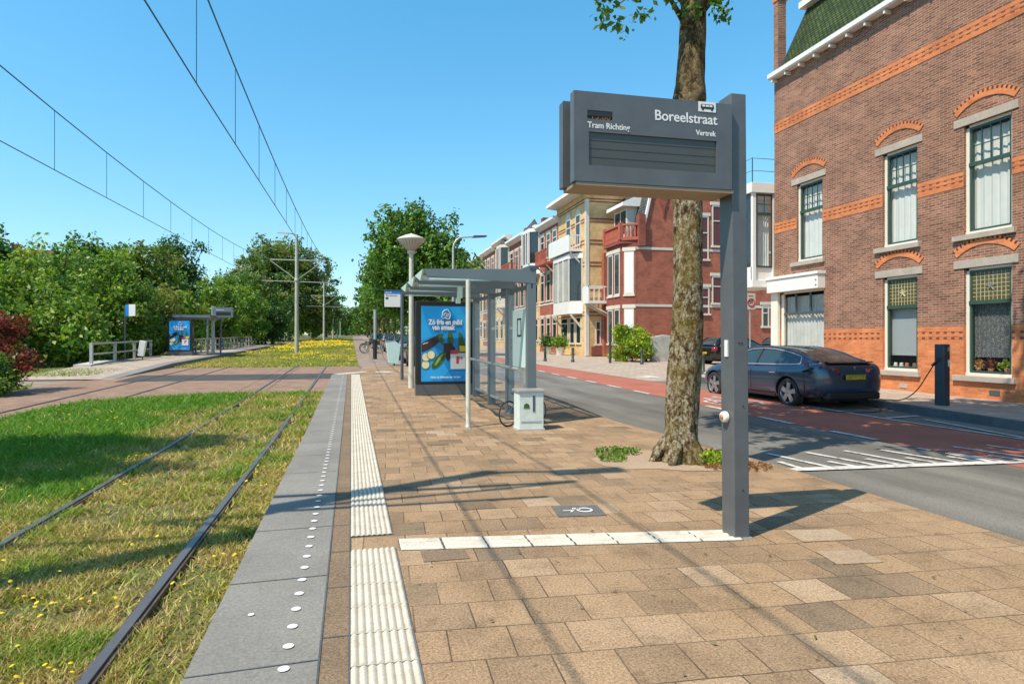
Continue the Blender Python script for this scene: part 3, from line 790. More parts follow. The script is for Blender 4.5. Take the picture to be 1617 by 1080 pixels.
tb = [(-31, 52, 10.6, 4.0, PAL_DARK, 'dark tree rising at the left edge behind the hedge'),
      (-24.5, 50, 8.8, 3.6, PAL_DARK, 'spiky blue green tree above the left part of the hedge'),
      (-20, 53, 8.9, 3.4, PAL_TREE, 'mid green tree behind the light shrub'),
      (-17, 56, 9.4, 3.6, PAL_DOME, 'tree with reddish brown twigs above the middle of the hedge'),
      (-18.0, 68, 11.6, 3.6, PAL_DARK, 'dense dark round tree right of the hedge, before the gap of sky'),
      (-14.5, 83, 9.2, 3.6, PAL_TREE, 'lighter tree on the left flank of the domed tree')]
for i, (x, y, h, r_, pal, lb) in enumerate(tb):
    tree('tree', x, y, G0(y), lb, rlobes(10, 0, 0, 3.5, h-1.5, r_, 20+i, .8, .3) + [(0, 0, h*.55, r_*.6, r_*.6, h*.33)] + spikes(h, r_, 40+i, 12), 10500, .17, pal, 3.5, .3, .18, 'trees behind the hedge', 'tree', .6, i)
tree('domed_tree', -14.2, 122, G0(122), 'very tall domed tree behind the first tram mast',
     rlobes(16, 1, 0, 4, 16.5, 11, 55, .75, .35) + [(1, 0, 10, 9, 9, 8), (2, 0, 15.5, 6, 6, 4), (8, 0, 13, 4, 4, 3.4), (6, -3, 7, 5, 5, 5), (-5, 0, 8, 6, 6, 5)], 38000, .30, PAL_DOME, 6, .6, .4, clump=.9, seed=3)
for i, (x, y, h, r_, lb) in enumerate([(-9, 150, 13, 5, 'tree with low crown left of the far masts'), (-7.5, 190, 15, 6, 'far tree closing the view left of the tracks'), (-14, 170, 18, 7, 'far tall tree behind the domed tree'), (-2, 260, 13, 7, 'hazy tree at the very end of the tracks')]):
    tree('tree', x, y, G0(y), lb, rlobes(9, 0, 0, 3, h-2, r_, 60+i, .8), 5000, .40, PAL_TREE, 4, .4, .25, 'far trees left of the tracks', clump=.9, seed=i)
# avenue row between path and road
av = [(43, 11.3, 3.9, 26000, 'large full tree at the near end of the avenue row, behind the globe lamp'), (53, 11.0, 3.2, 9000, 'second tree of the avenue row'), (63, 11.0, 3.2, 7000, 'third tree of the avenue row'), (74, 11.8, 3.3, 6000, 'fourth tree of the avenue row'),
      (86, 12.0, 3.4, 5000, 'fifth tree of the avenue row'), (100, 12.0, 3.4, 4500, 'sixth tree of the avenue row'), (118, 12.4, 3.6, 4000, 'seventh tree of the avenue row'), (140, 12.5, 4, 4000, 'eighth tree of the avenue row'), (170, 13, 5, 4000, 'last tree of the avenue row')]
for i, (y, h, r_, nl, lb) in enumerate(av):
    rr = random.Random(i+90); lob = rlobes(11, 0, 0, 4.2, h-2.6, r_, 80+i, 1.0, .15)
    for k in range(9):
        a = rr.uniform(0, 6.28); q = rr.uniform(.2, .75)*r_
        lob.append((q*math.cos(a), q*math.sin(a), h-2.2+rr.uniform(-.6, .9)-q*.25, .55, .55, 1.5))
    lob.append((0, 0, h*.6, r_*.62, r_*.62, h*.27))
    tree('avenue_tree', 4.3, y, G0(y)+.05, lb, lob, nl, .11+y*.0009, PAL_TREE, 3.6, .2, .13, 'trees in the avenue row beside the parked cars', clump=.42, seed=i, up=.12)
# red shrub and its green neighbour at the left edge
tree('red_shrub', -9.6, 19.4, G0(19), 'dark red leaved shrub at the left edge of the lawn', rlobes(8, -.2, 0, .5, 2.0, .95, 5, .8, .1), 7000, .05, PAL_RED, .6, .06, .03, cat='shrub', clump=.22)
tree('shrub', -9.15, 18.6, G0(18), 'small green shrub growing in front of the red shrub', rlobes(6, 0, 0, .3, .95, .6, 6, .8, .1), 4500, .045, PAL_DARK + PAL_BUSH, .4, .05, .03, cat='shrub', clump=.2)
# out of frame tree whose shade lies on the lawn
tree('tree', -9.7, 6.7, -.2, 'tree beside the lawn, outside the left edge, shading the left grass', [(0, 0, 8.2, 1.3, .9, .8), (.9, -.9, 8.6, 1.2, .6, .7), (-.6, 1.0, 9.2, 1.3, .6, .7), (.4, .3, 10.4, 1.0, .6, .7)], 5200, .12, PAL_TREE, 6.6, .18, .1, clump=.4)

# ---------------------------------------------------------------- plane-like street tree with lichen bark
t = empty('street_tree', (3.78, 6.52, 0), 0, 'large street tree with lichen covered trunk standing behind the display post', 'tree')
def bumpy_trunk(pts, rs, n=30, seg=7, amp=.15, seed=4):
    """finely divided trunk with burls"""
    P = [Vector(p) for p in pts]; mb = MB(); vs = []; rows = []
    for i in range(len(P)-1):
        for k in range(seg):
            u = k/seg; rows.append((P[i].lerp(P[i+1], u), rs[i]*(1-u)+rs[i+1]*u))
    rows.append((P[-1], rs[-1]))
    v1 = VN(seed)
    for p, r_ in rows:
        for k in range(n):
            a = 2*math.pi*k/n
            d = 1+amp*(float(v1(math.cos(a)*1.3+p.z*.25, math.sin(a)*1.3+p.z*1.1, .55))-.5)*2+.04*(float(v1(a*2, p.z*4, .5))-.5)
            vs.append((p.x+r_*d*math.cos(a), p.y+r_*d*math.sin(a), p.z))
    fs = [(i*n+k, i*n+(k+1)%n, (i+1)*n+(k+1)%n, (i+1)*n+k) for i in range(len(rows)-1) for k in range(n)]
    fs.append(tuple(range((len(rows)-1)*n, len(rows)*n))); mb.add(vs, fs, 0, True); return mb
tp = [(0, 0, -.05), (.0, 0, .08), (.01, 0, .3), (.03, 0, .7), (.06, 0, 1.4), (.08, 0, 2.2), (.08, 0, 2.8), (.09, 0, 3.25), (.10, 0, 3.75), (.10, 0, 4.05), (.11, 0, 4.25), (.12, 0, 4.45), (.14, 0, 4.8), (.18, 0, 5.5), (.22, 0, 6.2)]
tr = [.27, .235, .20, .182, .172, .165, .162, .17, .168, .175, .21, .178, .155, .145, .14]
bumpy_trunk(tp, tr).build('trunk', ['m_bark_lichen'], t)
ob = kids(t)[0]; ob.data.materials.append(MATS['m_bark_upper'])
for p in ob.data.polygons: p.material_index = 1 if p.center.z > 3.9 + .25*math.sin(p.center.x*30) else 0
roots = MB()
for a, l in ((-2.4, .36), (-1.3, .31), (3.0, .38), (.3, .34), (1.6, .34), (2.3, .28)):
    roots.tube([(.16*math.cos(a), .16*math.sin(a), .22), (.3*math.cos(a), .3*math.sin(a), .07), (l*math.cos(a), l*math.sin(a), -.03)], [.085, .06, .025], 8)
roots.build('root', 'm_bark_lichen', t)
br = MB()
lob = [(.2, .3, 9.1, 3.0, 2.8, 2.0), (2.2, .5, 8.9, 1.9, 1.9, 1.3), (-1.6, .5, 9.2, 1.6, 1.6, 1.3), (.6, 2.2, 9.3, 1.9, 1.7, 1.4), (.3, -1.9, 9.4, 1.8, 1.7, 1.3), (3.0, -1.0, 9.5, 1.8, 1.6, 1.3), (1, 0, 10.6, 2.2, 2.2, 1.5), (3.8, .8, 9.8, 1.9, 1.8, 1.3), (5.0, -.4, 10.0, 1.8, 1.8, 1.3), (4.6, -2.0, 10.0, 1.5, 1.5, 1.1), (6.2, .4, 10.3, 1.5, 1.5, 1.1), (3.2, -2.8, 9.8, 1.9, 1.7, 1.2), (5.4, -3.2, 10.2, 1.9, 1.7, 1.2), (7.2, -2.2, 10.5, 1.8, 1.8, 1.2), (8.6, -3.4, 10.8, 1.6, 1.6, 1.1)]  # lobes stretched right, out of view, to cast the road and facade shade
for l in lob: br.tube([(.2, 0, 5.8), (l[0]*.35+.1, l[1]*.4, 6.9), (l[0], l[1], l[2])], [.11, .07, .02], 7)
br.tube([(.13, -.02, 5.0), (-.25, -.15, 5.35), (-.7, -.25, 5.28), (-.98, -.28, 5.05)], [.05, .022, .012, .006], 6)
br.tube([(.18, 0, 5.2), (.42, -.1, 5.5), (.55, -.1, 5.9)], [.06, .035, .02], 6)
br.build('branch', 'm_bark_upper', t)
crown('crown', lob, 32000, .12, PAL_TREE, t, .36)
tw = [(-1.02, -.28, 5.06), (-.88, -.28, 4.86), (-.70, -.25, 5.25), (-.5, -.2, 5.38), (-.3, -.15, 5.42), (-1.08, -.3, 4.92), (-.62, -.25, 5.02), (-.15, -.2, 5.34), (-.05, -.25, 5.15), (.36, -.2, 5.28), (.44, -.1, 5.42), (.40, -.2, 5.16), (.34, -.1, 5.5), (-.75, -.25, 5.42), (-.55, -.2, 5.55), (-.2, -.3, 5.48), (-1.1, -.3, 5.2), (-.9, -.3, 5.62), (-.8, -.2, 5.5), (-.4, -.25, 5.65), (-.15, -.1, 5.6), (.6, -.1, 5.7), (-.95, -.3, 5.45), (0, -.3, 5.55)]
for i, p in enumerate(tw):
    C = np.array(p)+rng.normal(size=(30, 3))*.06; leafcloud('leaf_spray', C, .04, PAL_TREE, t, np.zeros(30, int)+0, np.zeros_like(C))
# weeds round the foot of the tree
def weeds(name, x, y, r_, n, h, pal, label, kind='thing'):
    a = rng.random(n)*6.28; q = r_*rng.random(n)**.5; P = np.stack([q*np.cos(a)*1.5, q*np.sin(a), .02+h*rng.random(n)], 1)
    ci = rng.integers(0, 8, n); loc = (x, y, rise(y))
    return leafcloud(name, P, .022, pal, None, ci, np.zeros_like(P), loc=loc, label=label, cat='weeds', kind='stuff')
weeds('weeds', 4.12, 6.3, .22, 900, .12, PAL_YEL, 'bright green weeds right of the foot of the lichen covered tree')
weeds('weeds', 3.25, 7.1, .2, 350, .05, PAL_BUSH, 'low weeds left of the foot of the lichen covered tree')
weeds('weeds', 3.0, 6.7, .12, 160, .04, PAL_BUSH, 'tiny weed patch in the sandy tree pit')
weeds('dry_leaves', 4.2, 6.05, .26, 420, .015, [(.28, .11, .04), (.22, .13, .06), (.35, .2, .1)], 'brown dry leaves in front of the bright green weeds')

# fallen leaves and small litter on the paving
n = 110; P = np.stack([.4+rng.random(n)*4.1, 2.3+rng.random(n)**1.3*14, np.full(n, .012)], 1); P[:, 2] += rise_np(P[:, 1])
leafcloud('fallen_leaves', P, .014, [(.10, .06, .03), (.22, .13, .05), (.08, .09, .03), (.45, .4, .3)], None, rng.integers(0, 9, n), np.tile([0, 0, 6.], (n, 1)), label='few small fallen leaves scattered over the platform paving', cat='leaves', kind='stuff')

rr = random.Random(77); lob = [(rr.uniform(-75, 48), rr.uniform(0, 25), rr.uniform(1.5, 9), rr.uniform(4, 8), 4, rr.uniform(3, 6)) for k in range(70)]
lob += [(rr.uniform(-70, -18), rr.uniform(-130, -20), rr.uniform(1.5, 6), 5, 4, 4.5) for k in range(26)]
o = crown('distant_wood', lob, 34000, .55, PAL_TREE, None, 1.6)
o.location = (0, 300, rise(300)-.2); tag(o, 'hazy far off wood closing the view at the end of the tracks', 'wood', kind='stuff')

# ================================================================= DISPLAY POST
t = empty('display_post', (2.725, 3.94, 0), 0, 'tall dark grey departure display on a square post beside the white cross line', 'display post')
O = (2.725, 3.94, 0)
mb = MB(); mb.add([(2.665,3.87,0),(2.785,3.87,0),(2.79,4.03,0),(2.67,4.03,0),(2.635,3.87,3.175),(2.755,3.87,3.175),(2.76,4.03,3.175),(2.64,4.03,3.175)],
       [(0,3,2,1),(4,5,6,7),(0,1,5,4),(1,2,6,5),(2,3,7,6),(3,0,4,7)])
mb.build('post', 'm_sign_grey', t, O, bevel=.006)
MB().box(2.655, 2.80, 3.86, 4.04, 0, .012).build('foot_plate', 'm_galv', t, O)
def shell(y0, y1, x0, x1, z0, z1, name, win=()):
    """front shell with recessed openings"""
    mb = MB(); xs = sorted({x0, x1} | {a for w_ in win for a in w_[:2]}); zs = sorted({z0, z1} | {a for w_ in win for a in w_[2:]})
    for i in range(len(xs)-1):
        for j in range(len(zs)-1):
            cx_, cz = (xs[i]+xs[i+1])/2, (zs[j]+zs[j+1])/2
            if any(w_[0] < cx_ < w_[1] and w_[2] < cz < w_[3] for w_ in win): continue
            mb.add([(xs[i],y0,zs[j]),(xs[i+1],y0,zs[j]),(xs[i+1],y0,zs[j+1]),(xs[i],y0,zs[j+1])], [(0,1,2,3)])
    for a, b_, c, d in win:
        e = y0+.014
        mb.add([(a,y0,c),(b_,y0,c),(b_,y0,d),(a,y0,d),(a,e,c),(b_,e,c),(b_,e,d),(a,e,d)], [(0,4,5,1),(1,5,6,2),(2,6,7,3),(3,7,4,0)])
    mb.add([(x0,y0,z0),(x1,y0,z0),(x1,y0,z1),(x0,y0,z1),(x0,y1,z0),(x1,y1,z0),(x1,y1,z1),(x0,y1,z1)], [(0,4,5,1),(1,5,6,2),(2,6,7,3),(3,7,4,0),(4,7,6,5)])
    return mb
CLK = (1.535, 1.715, 2.893, 2.952); DSP = (1.545, 2.495, 2.585, 2.808)
sh_ = shell(3.83, 3.90, 1.44, 2.615, 2.475, 3.075, 's', [CLK, DSP]).build('front_panel', 'm_sign_grey', t, O)
for q in (sh_,):
    md = q.modifiers.new('weld', 'WELD')
shell(4.02, 4.10, 1.43, 2.64, 2.475, 3.075, 's').build('rear_panel', 'm_sign_grey', t, O, bevel=.006)
MB().box(1.50, 2.63, 3.903, 4.017, 2.46, 3.04).build('panel_core', 'm_sign_dark', t, O)
MB().box(1.46, 2.63, 3.835, 4.09, 2.452, 2.472).build('panel_underside', 'm_sign_reflect', t, O)
dsp = MB().box(DSP[0], DSP[1], 3.842, 3.85, DSP[2], DSP[3]).build('display_screen', 'm_display', t, O)
ln = MB()
for z in (2.755, 2.7, 2.642): ln.box(DSP[0], DSP[1], 3.8405, 3.8425, z-.0012, z+.0012)
ln.build('screen_seam', 'm_sign_dark', dsp, O)
clk = MB().box(CLK[0], CLK[1], 3.842, 3.85, CLK[2], CLK[3]).build('clock_screen', 'm_sign_dark', t, O)
def L(x, y, z): return (x-O[0], y-O[1], z-O[2])
text('clock_digits', '13:00', 'm_orange_led', .055, L(1.56, 3.8405, 2.898), parent=clk, ext=.001, width=.13)
# upper part of the digits is switched off in the photo: an added dark plate hides it
MB().box(CLK[0]+.002, CLK[1]-.002, 3.832, 3.841, 2.915, CLK[3]-.001).build('unlit_digit_mask', 'm_sign_dark', clk, O)
text('stop_name_lettering', 'Boreelstraat', 'm_white', .098, L(2.02, 3.8285, 2.922), parent=t, ext=.001, bold=.0012, width=.473)
text('direction_lettering', 'Tram Richting', 'm_white', .056, L(1.535, 3.8285, 2.834), parent=t, ext=.001, bold=.0008, width=.305)
text('departure_lettering', 'Vertrek', 'm_white', .052, L(2.335, 3.8285, 2.840), parent=t, ext=.001, bold=.0008, width=.155)
ic = MB().box(2.352, 2.487, 3.8265, 3.8285, 3.005, 3.075).build('vehicle_icon', 'm_white', t, O, bevel=.0008)
mb = MB()
mb.prism([(2.372,3.025),(2.468,3.025),(2.472,3.04),(2.466,3.058),(2.374,3.058),(2.368,3.04)], 'y', 3.825, 3.8264)
for x in (2.385, 2.455): mb.lathe((x, 3.8245, 3.022), [(.0, 0), (.008, 0), (.008, .0015), (0, .0015)], 12, axis='y')
mb.build('tram_pictogram', 'm_sign_dark', ic, O)
mb = MB()
for k in range(3): mb.box(2.380+k*.028, 2.402+k*.028, 3.8238, 3.8248, 3.040, 3.053)
mb.build('pictogram_windows', 'm_white', ic, O)
# stop button and sticker on the post
mb = MB(); mb.lathe((2.640, 3.955, .865), [(0, -.022), (.034, -.02), (.040, -.008), (.040, .012)], 20, axis='x'); bt = mb.build('call_button', 'm_cream', t, O)
mb = MB(); mb.lathe((2.612, 3.955, .865), [(0, -.002), (.016, -.002), (.018, .004)], 14, axis='x'); mb.build('button_cap', 'm_terracotta', bt, O)
MB().box(2.645, 2.6575, 3.93, 3.965, 1.30, 1.42).build('sticker', 'm_white', t, O)
for x, z in ((2.70, 1.40), (2.72, 1.40), (2.73, .35), (2.73, .95)): MB().sphere((x, 3.869, z), .007, 8, 5).build('screw', 'm_sign_dark', t, O)

# ================================================================= SHELTER
sz = rise(12)
t = empty('tram_shelter', (2.9, 9.9, 0), 0, 'grey steel and glass tram shelter with folded roof beams on the near platform', 'shelter')
O = (2.9, 9.9, 0)
BY = [9.85, 11.25, 12.8, 14.45]
for k, y in enumerate(BY):
    z0 = rise(y)
    MB().box(2.86, 3.02, y-.05, y+.05, z0, z0+2.60).build('post', 'm_steel_grey', t, O, bevel=.006)
    mb = MB(); mb.prism([(1.14, 2.56+z0), (3.02, 2.60+z0), (3.02, 2.36+z0), (1.75, 2.42+z0), (1.2, 2.44+z0)], 'y', y-.055, y+.055)
    mb.build('roof_beam', 'm_steel_grey', t, O, bevel=.004)
    mb = MB(); mb.box(1.22, 2.83, y-.052, y-.02, 2.395+z0, 2.42+z0); mb.build('lit_edge_strip', 'm_mint', t, O)  # lit lower edge of the beam, put in as a pale strip
    if k < 3:
        y2 = BY[k+1]-.057; z1 = rise(y2)
        mb = MB()
        mb.add([(1.13,y+.06,2.575+z0),(1.13,y+.45,2.42+z0),(1.13,y2,2.575+z1),(1.16,y+.06,2.575+z0),(1.16,y+.45,2.42+z0),(1.16,y2,2.575+z1)], [(0,2,1),(3,4,5),(0,1,4,3),(1,2,5,4),(0,3,5,2)])
        mb.build('end_plate', 'm_mint', t, O)
        mb = MB(); mb.add([(1.15,y+.06,2.58+z0),(3.0,y+.06,2.62+z0),(3.0,y+.45,2.44+z0),(1.15,y+.45,2.42+z0)], [(0,1,2,3)])
        mb.add([(1.15,y+.45,2.42+z0),(3.0,y+.45,2.44+z0),(3.0,y2,2.62+z1),(1.15,y2,2.58+z1)], [(0,1,2,3)])
        mb.build('roof_pane', 'm_roof_glass', t, O)
        mb = MB(); mb.box(2.90, 2.915, y+.06, y2-.01, .25+z0, 2.25+z0); p_ = mb.build('glass_panel', 'm_shelter_glass', t, O)
        mb = MB()
        for q in range(26):
            yy = y+.08+(y2-y-.16)*q/26
            mb.add([(2.898,yy,1.62+z0+.012*math.sin(q*2.1)),(2.898,yy+.022,1.62+z0),(2.898,yy+.03,1.66+z0+.02*math.cos(q*1.7)),(2.898,yy+.006,1.67+z0)], [(0,1,2,3)])
        mb.build('safety_marks', 'm_frost', p_, O)
        MB().box(2.89, 2.93, y+.055, y2-.005, .20+z0, .245+z0).build('panel_rail', 'm_galv', t, O)
        mb = MB(); mb.tube([(2.72, y-.02, .93+z0), (2.72, y2+.04, .93+z1)], .028, 10); mb.box(2.72, 2.9, y+.3, y+.34, .90+z0, .925+z0); mb.box(2.72, 2.9, y2-.3, y2-.26, .90+z0, .925+z0)
        mb.build('leaning_bar', 'm_galv', t, O)
mb = MB(); mb.prism([(9.78, 2.60), (14.52, 2.60+rise(14.5)), (14.52, 2.66+rise(14.5)), (9.78, 2.66)], 'x', 2.9, 3.06); mb.build('ridge_beam', 'm_steel_dark', t, O)
mb = MB(); mb.prism([(9.8, 2.28), (14.5, 2.28+rise(14.5)), (14.5, 2.36+rise(14.5)), (9.8, 2.36)], 'x', 2.935, 2.955); mb.build('side_rail', 'm_steel_dark', t, O)
# mint panel with a rounded dark frame near the front post
mp_ = MB().box(2.872, 2.888, 9.93, 10.78, .95, 1.95).build('info_panel', 'm_frost', t, O)
mb = MB()
for (a, b_, c, d) in ((10.20,10.235,1.48,1.80),(10.43,10.465,1.48,1.80),(10.235,10.43,1.77,1.80),(10.235,10.43,1.48,1.51)): mb.box(2.868, 2.873, a, b_, c, d)
mb.build('poster_clip', 'm_sign_dark', mp_, O)
mb = MB(); mb.box(1.93, 2.02, 11.2, 11.3, 2.20, 2.42); mb.box(1.90, 1.98, 11.18, 11.26, 2.10, 2.2); mb.build('speaker_box', 'm_mint', t, O)
mb = MB(); mb.tube([(1.86, 9.80, 0), (1.86, 9.80, 2.40)], .038, 14); mb.build('front_pole', 'm_pole_cream', t, O)
MB().lathe((1.86, 9.80, 0), [(.038, .05), (.055, .02), (.06, 0)], 14).build('pole_foot', 'm_galv', t, O)
mb = MB()
for k in range(3): mb.tube([(1.25+.04*k, 14.2, 2.62+sz), (1.25+.04*k, 14.2, 2.76+sz)], .006, 5)
mb.build('bird_spikes', 'm_steel_dark', t, O)

# ---- illuminated poster case at the end of the shelter (also used on the far platform)
def poster_case(loc, rz, label, group):
    t = empty('poster_case', loc, rz, label, 'poster case', group)
    # local: x right, front = -y, z up; width 1.42
    W = .72
    MB().box(-W, W, -.09, .09, 0, .28).build('plinth', 'm_sign_grey', t, bevel=.01)
    mb = MB(); mb.box(-W, W, -.1, .1, .28, 2.30)
    mb.build('case', 'm_black', t, bevel=.02)
    def at(px, py):   # photo grid of the poster: px 70..625, py 95..920  ->  x, z
        return (-.585+(px-70)/555*1.17, 2.18-(py-95)/825*1.84)
    z0, z1 = at(0, 920)[1], at(0, 95)[1]
    ps = MB().box(-.585, .585, -.1035, -.1005, z0, z1).build('poster', 'm_poster_blue', t)
    lay = [0]
    def flat(pts, mat, name):
        y = -.1045-lay[0]*.0009; lay[0] += 1
        mb = MB(); mb.prism([at(*p) for p in pts], 'y', y, y+.0006); return mb.build(name, mat, ps)
    flat([(70,95),(150,330),(200,420),(70,470)], 'm_poster_blue2', 'light_facet')
    flat([(230,540),(330,600),(400,790),(300,918),(72,918),(72,800)], 'm_poster_blue2', 'light_facet')
    flat([(400,110),(520,100),(620,250),(620,420)], 'm_poster_blue2', 'light_facet')
    def ell(cx_, cy_, rx, ry, rot=0, n=22): 
        return [(cx_+rx*math.cos(a)*math.cos(rot)-ry*math.sin(a)*math.sin(rot), cy_+rx*math.cos(a)*math.sin(rot)+ry*math.sin(a)*math.cos(rot)) for a in np.linspace(0, 2*math.pi, n+1)[:-1]]
    flat([(75,500),(130,470),(240,420),(275,400),(300,440),(290,480),(230,530),(150,575),(75,600)], 'm_aubergine', 'aubergine')
    flat([(90,505),(150,488),(150,496),(90,515)], 'm_slice', 'highlight')
    flat([(260,400),(330,395),(310,430),(345,470),(310,520),(285,480),(270,450)], 'm_veg_green', 'stalk')
    flat([(385,370),(425,380),(450,470),(440,520),(390,520),(375,470)], 'm_veg_green', 'stalk')
    flat([(510,380),(550,400),(570,480),(600,560),(600,680),(560,690),(500,560)], 'm_veg_green', 'courgette')
    flat([(330,500),(420,500),(470,560),(460,620),(380,700),(330,600)], 'm_aubergine', 'aubergine')
    flat(ell(275, 690, 118, 46, -.85), 'm_veg_green', 'courgette'); flat(ell(275, 680, 80, 12, -.95), 'm_veg_light', 'cut_face')
    for k, (a, b_) in enumerate(((120, 735), (125, 652), (185, 628))):
        flat(ell(a, b_+3, 50, 50), 'm_veg_green', 'slice_rind'); flat(ell(a, b_, 44, 44), 'm_slice', 'vegetable_slice')
    flat([(410,610),(590,610),(588,785),(412,785)], 'm_white', 'price_card'); flat([(410,578),(500,572),(500,620),(410,622)], 'm_red', 'price_band')
    flat([(515,528),(605,532),(600,595),(520,592)], 'm_yellow', 'bonus_tag')
    def tx(body, mat, x0, yb, width, size, name, bold=.002):
        y = -.1045-lay[0]*.0009; lay[0] += 1; X, Z = at(x0, yb)
        text(name, body, mat, size, (X, y, Z), parent=ps, bold=bold, ext=.0004, width=width/555*1.17)
    tx('1', 'm_red', 428, 725, 30, .26, 'price_digit'); tx('99', 'm_red', 505, 680, 48, .11, 'price_digit')
    flat([(208,252),(216,236),(222,240),(214,256)], 'm_white', 'accent'); tx('Zo fris en mild', 'm_white', 155, 295, 395, .17, 'poster_lettering', .006)
    tx('van smaak', 'm_white', 198, 352, 270, .17, 'poster_lettering', .006)
    tx('Alleen de lekkerste van het land', 'm_white', 175, 880, 355, .06, 'poster_lettering')

    # round swirl emblem in outline
    def loop(pts, wd, name):
        y = -.1045-lay[0]*.0009; lay[0] += 1; mb = MB()
        mb.tube([(at(*p)[0], y, at(*p)[1]) for p in pts], wd, 5, cap=True); mb.build(name, 'm_white', ps)
    o_ = [(345,137),(378,130),(388,150),(410,178),(408,212),(392,238),(372,236),(352,222),(325,232),(308,214),(318,188),(320,160),(345,137)]
    loop(o_, .010, 'emblem_outline')
    loop([(372,196),(360,172),(340,178),(334,198),(350,212),(368,200),(368,176),(372,210),(388,214)], .008, 'emblem_swirl')
    loop([(372,170),(376,188),(388,178),(394,196)], .007, 'emblem_swirl')
    return t
zz = rise(15)
poster_case((2.24, 14.95, zz), R(0), 'lit poster case with a blue vegetable advert at the end of the near shelter', 'advert cases at the stops')
poster_case((-10.5, 41.5, rise(41.5)+.02), R(0), 'small looking blue poster case on the far platform before the hedge', 'advert cases at the stops')

# ---- utility cabinet
c_ = (2.76, 9.36, 0); t = empty('utility_cabinet', c_, 0, 'pale mint utility cabinet with peeling paint beside the front post of the shelter', 'cabinet')
MB().box(-.20, .20, -.15, .17, .0, .60).build('housing', 'm_cabinet', t, bevel=.008)
MB().box(-.225, .225, -.175, .19, .60, .64).build('lid', 'm_galv', t, bevel=.008)
MB().box(-.215, .215, -.165, .18, -.02, .03).build('plinth', 'm_kerb_pale', t)
MB().box(.02, .055, -.158, -.151, .30, .55).build('lock_slot', 'm_steel_dark', t)
mb = MB(); mb.prism([(-.13, .35), (-.03, .35), (-.04, .41), (-.08, .43), (-.12, .41)], 'y', -.156, -.151); mb.build('sticker', 'm_veg_green', t)
mb = MB()
for z in (.12, .14): mb.box(-.17, .17, -.153, -.151, z, z+.004)
mb.build('door_seam', 'm_steel_dark', t)

# ---- bicycle leaning inside the shelter
def wheel_mb(c, r_, axis='x', n=28):
    mb = MB(); pts = []
    for k in range(n+1):
        a = 2*math.pi*k/n; pts.append((c[0], c[1]+r_*math.cos(a), c[2]+r_*math.sin(a)))
    return mb, pts
def bicycle(name, loc, rz, label, group=None, tilt=.12, colr='m_galv'):
    t = empty(name, loc, rz, label, 'bicycle', group); t.rotation_euler = (0, tilt, rz)
    for y in (0, 1.08):
        w_, pts = wheel_mb((0, y, .34), .33); w_.tube(pts, .018, 6, cap=False); o = w_.build('wheel', 'm_rubber', t)
        s_ = MB()
        for k in range(14):
            a = 2*math.pi*k/14; s_.tube([(0, y, .34), (0, y+.315*math.cos(a), .34+.315*math.sin(a))], .0035, 4)
        rr_, pts = wheel_mb((0, y, .34), .305); s_.tube(pts, .010, 5, cap=False); s_.tube([(-.05, y, .34), (.05, y, .34)], .02, 8); s_.build('spokes', 'm_galv', o)
    f = MB()
    for a, b_ in (((0, 0, .34), (0, .42, .29)), ((0, .42, .29), (0, .28, .82)), ((0, 0, .34), (0, .3, .72)), ((0, .42, .29), (0, .92, .76)), ((0, .3, .70), (0, .90, .82)), ((0, 1.08, .34), (0, .90, .88))):
        f.tube([a, b_], .016, 7)
    f.build('frame', colr, t)
    h = MB(); h.tube([(0, .90, .86), (0, .88, 1.0)], .013, 7); h.tube([(-.27, .76, 1.0), (-.22, .86, 1.02), (0, .90, 1.0), (.22, .86, 1.02), (.27, .76, 1.0)], .011, 6); h.build('handlebar', 'm_galv', t)
    s_ = MB(); s_.sphere((0, .24, .87), .11, 10, 6, sq=(.7, 1.2, .35)); s_.build('saddle', 'm_black', t)
    return t
bk = bicycle('bicycle', (2.52, 9.72, .0), R(-62), 'small grey bicycle whose wheel shows left of the utility cabinet', tilt=.0); bk.scale = (.62, .62, .62)

# ---- globe lamp beside the poster
c_ = (1.62, 17.0, rise(17)); t = empty('globe_lamp', c_, 0, 'cream lamp post with an inverted cone lantern behind the shelter', 'street lamp')
MB().tube([(0,0,0),(0,0,.9),(0,0,3.75)], [.085,.07,.06], 14).build('pole', 'm_pole_cream', t)
MB().lathe((0,0,3.70), [(.06,0),(.11,.03),(.11,.10),(.07,.12)], 16).build('collar', 'm_pole_cream', t)
lm = MB().lathe((0,0,3.80), [(.10,0),(.16,.05),(.28,.16),(.37,.27),(.385,.30)], 24).build('lantern_bowl', 'm_lamp_glass', t)
ribs = MB()
for k in range(24):
    a = 2*math.pi*k/24; ribs.tube([(.105*math.cos(a),.105*math.sin(a),3.80),(.285*math.cos(a),.285*math.sin(a),3.96),(.388*math.cos(a),.388*math.sin(a),4.10)], .004, 4)
ribs.build('bowl_ribs', 'm_bark_sand', lm)
MB().lathe((0,0,4.10), [(.395,-.005),(.40,.01),(.33,.06),(.16,.13),(.03,.17),(.0,.19)], 24).build('lantern_cap', 'm_pole_cream', t)

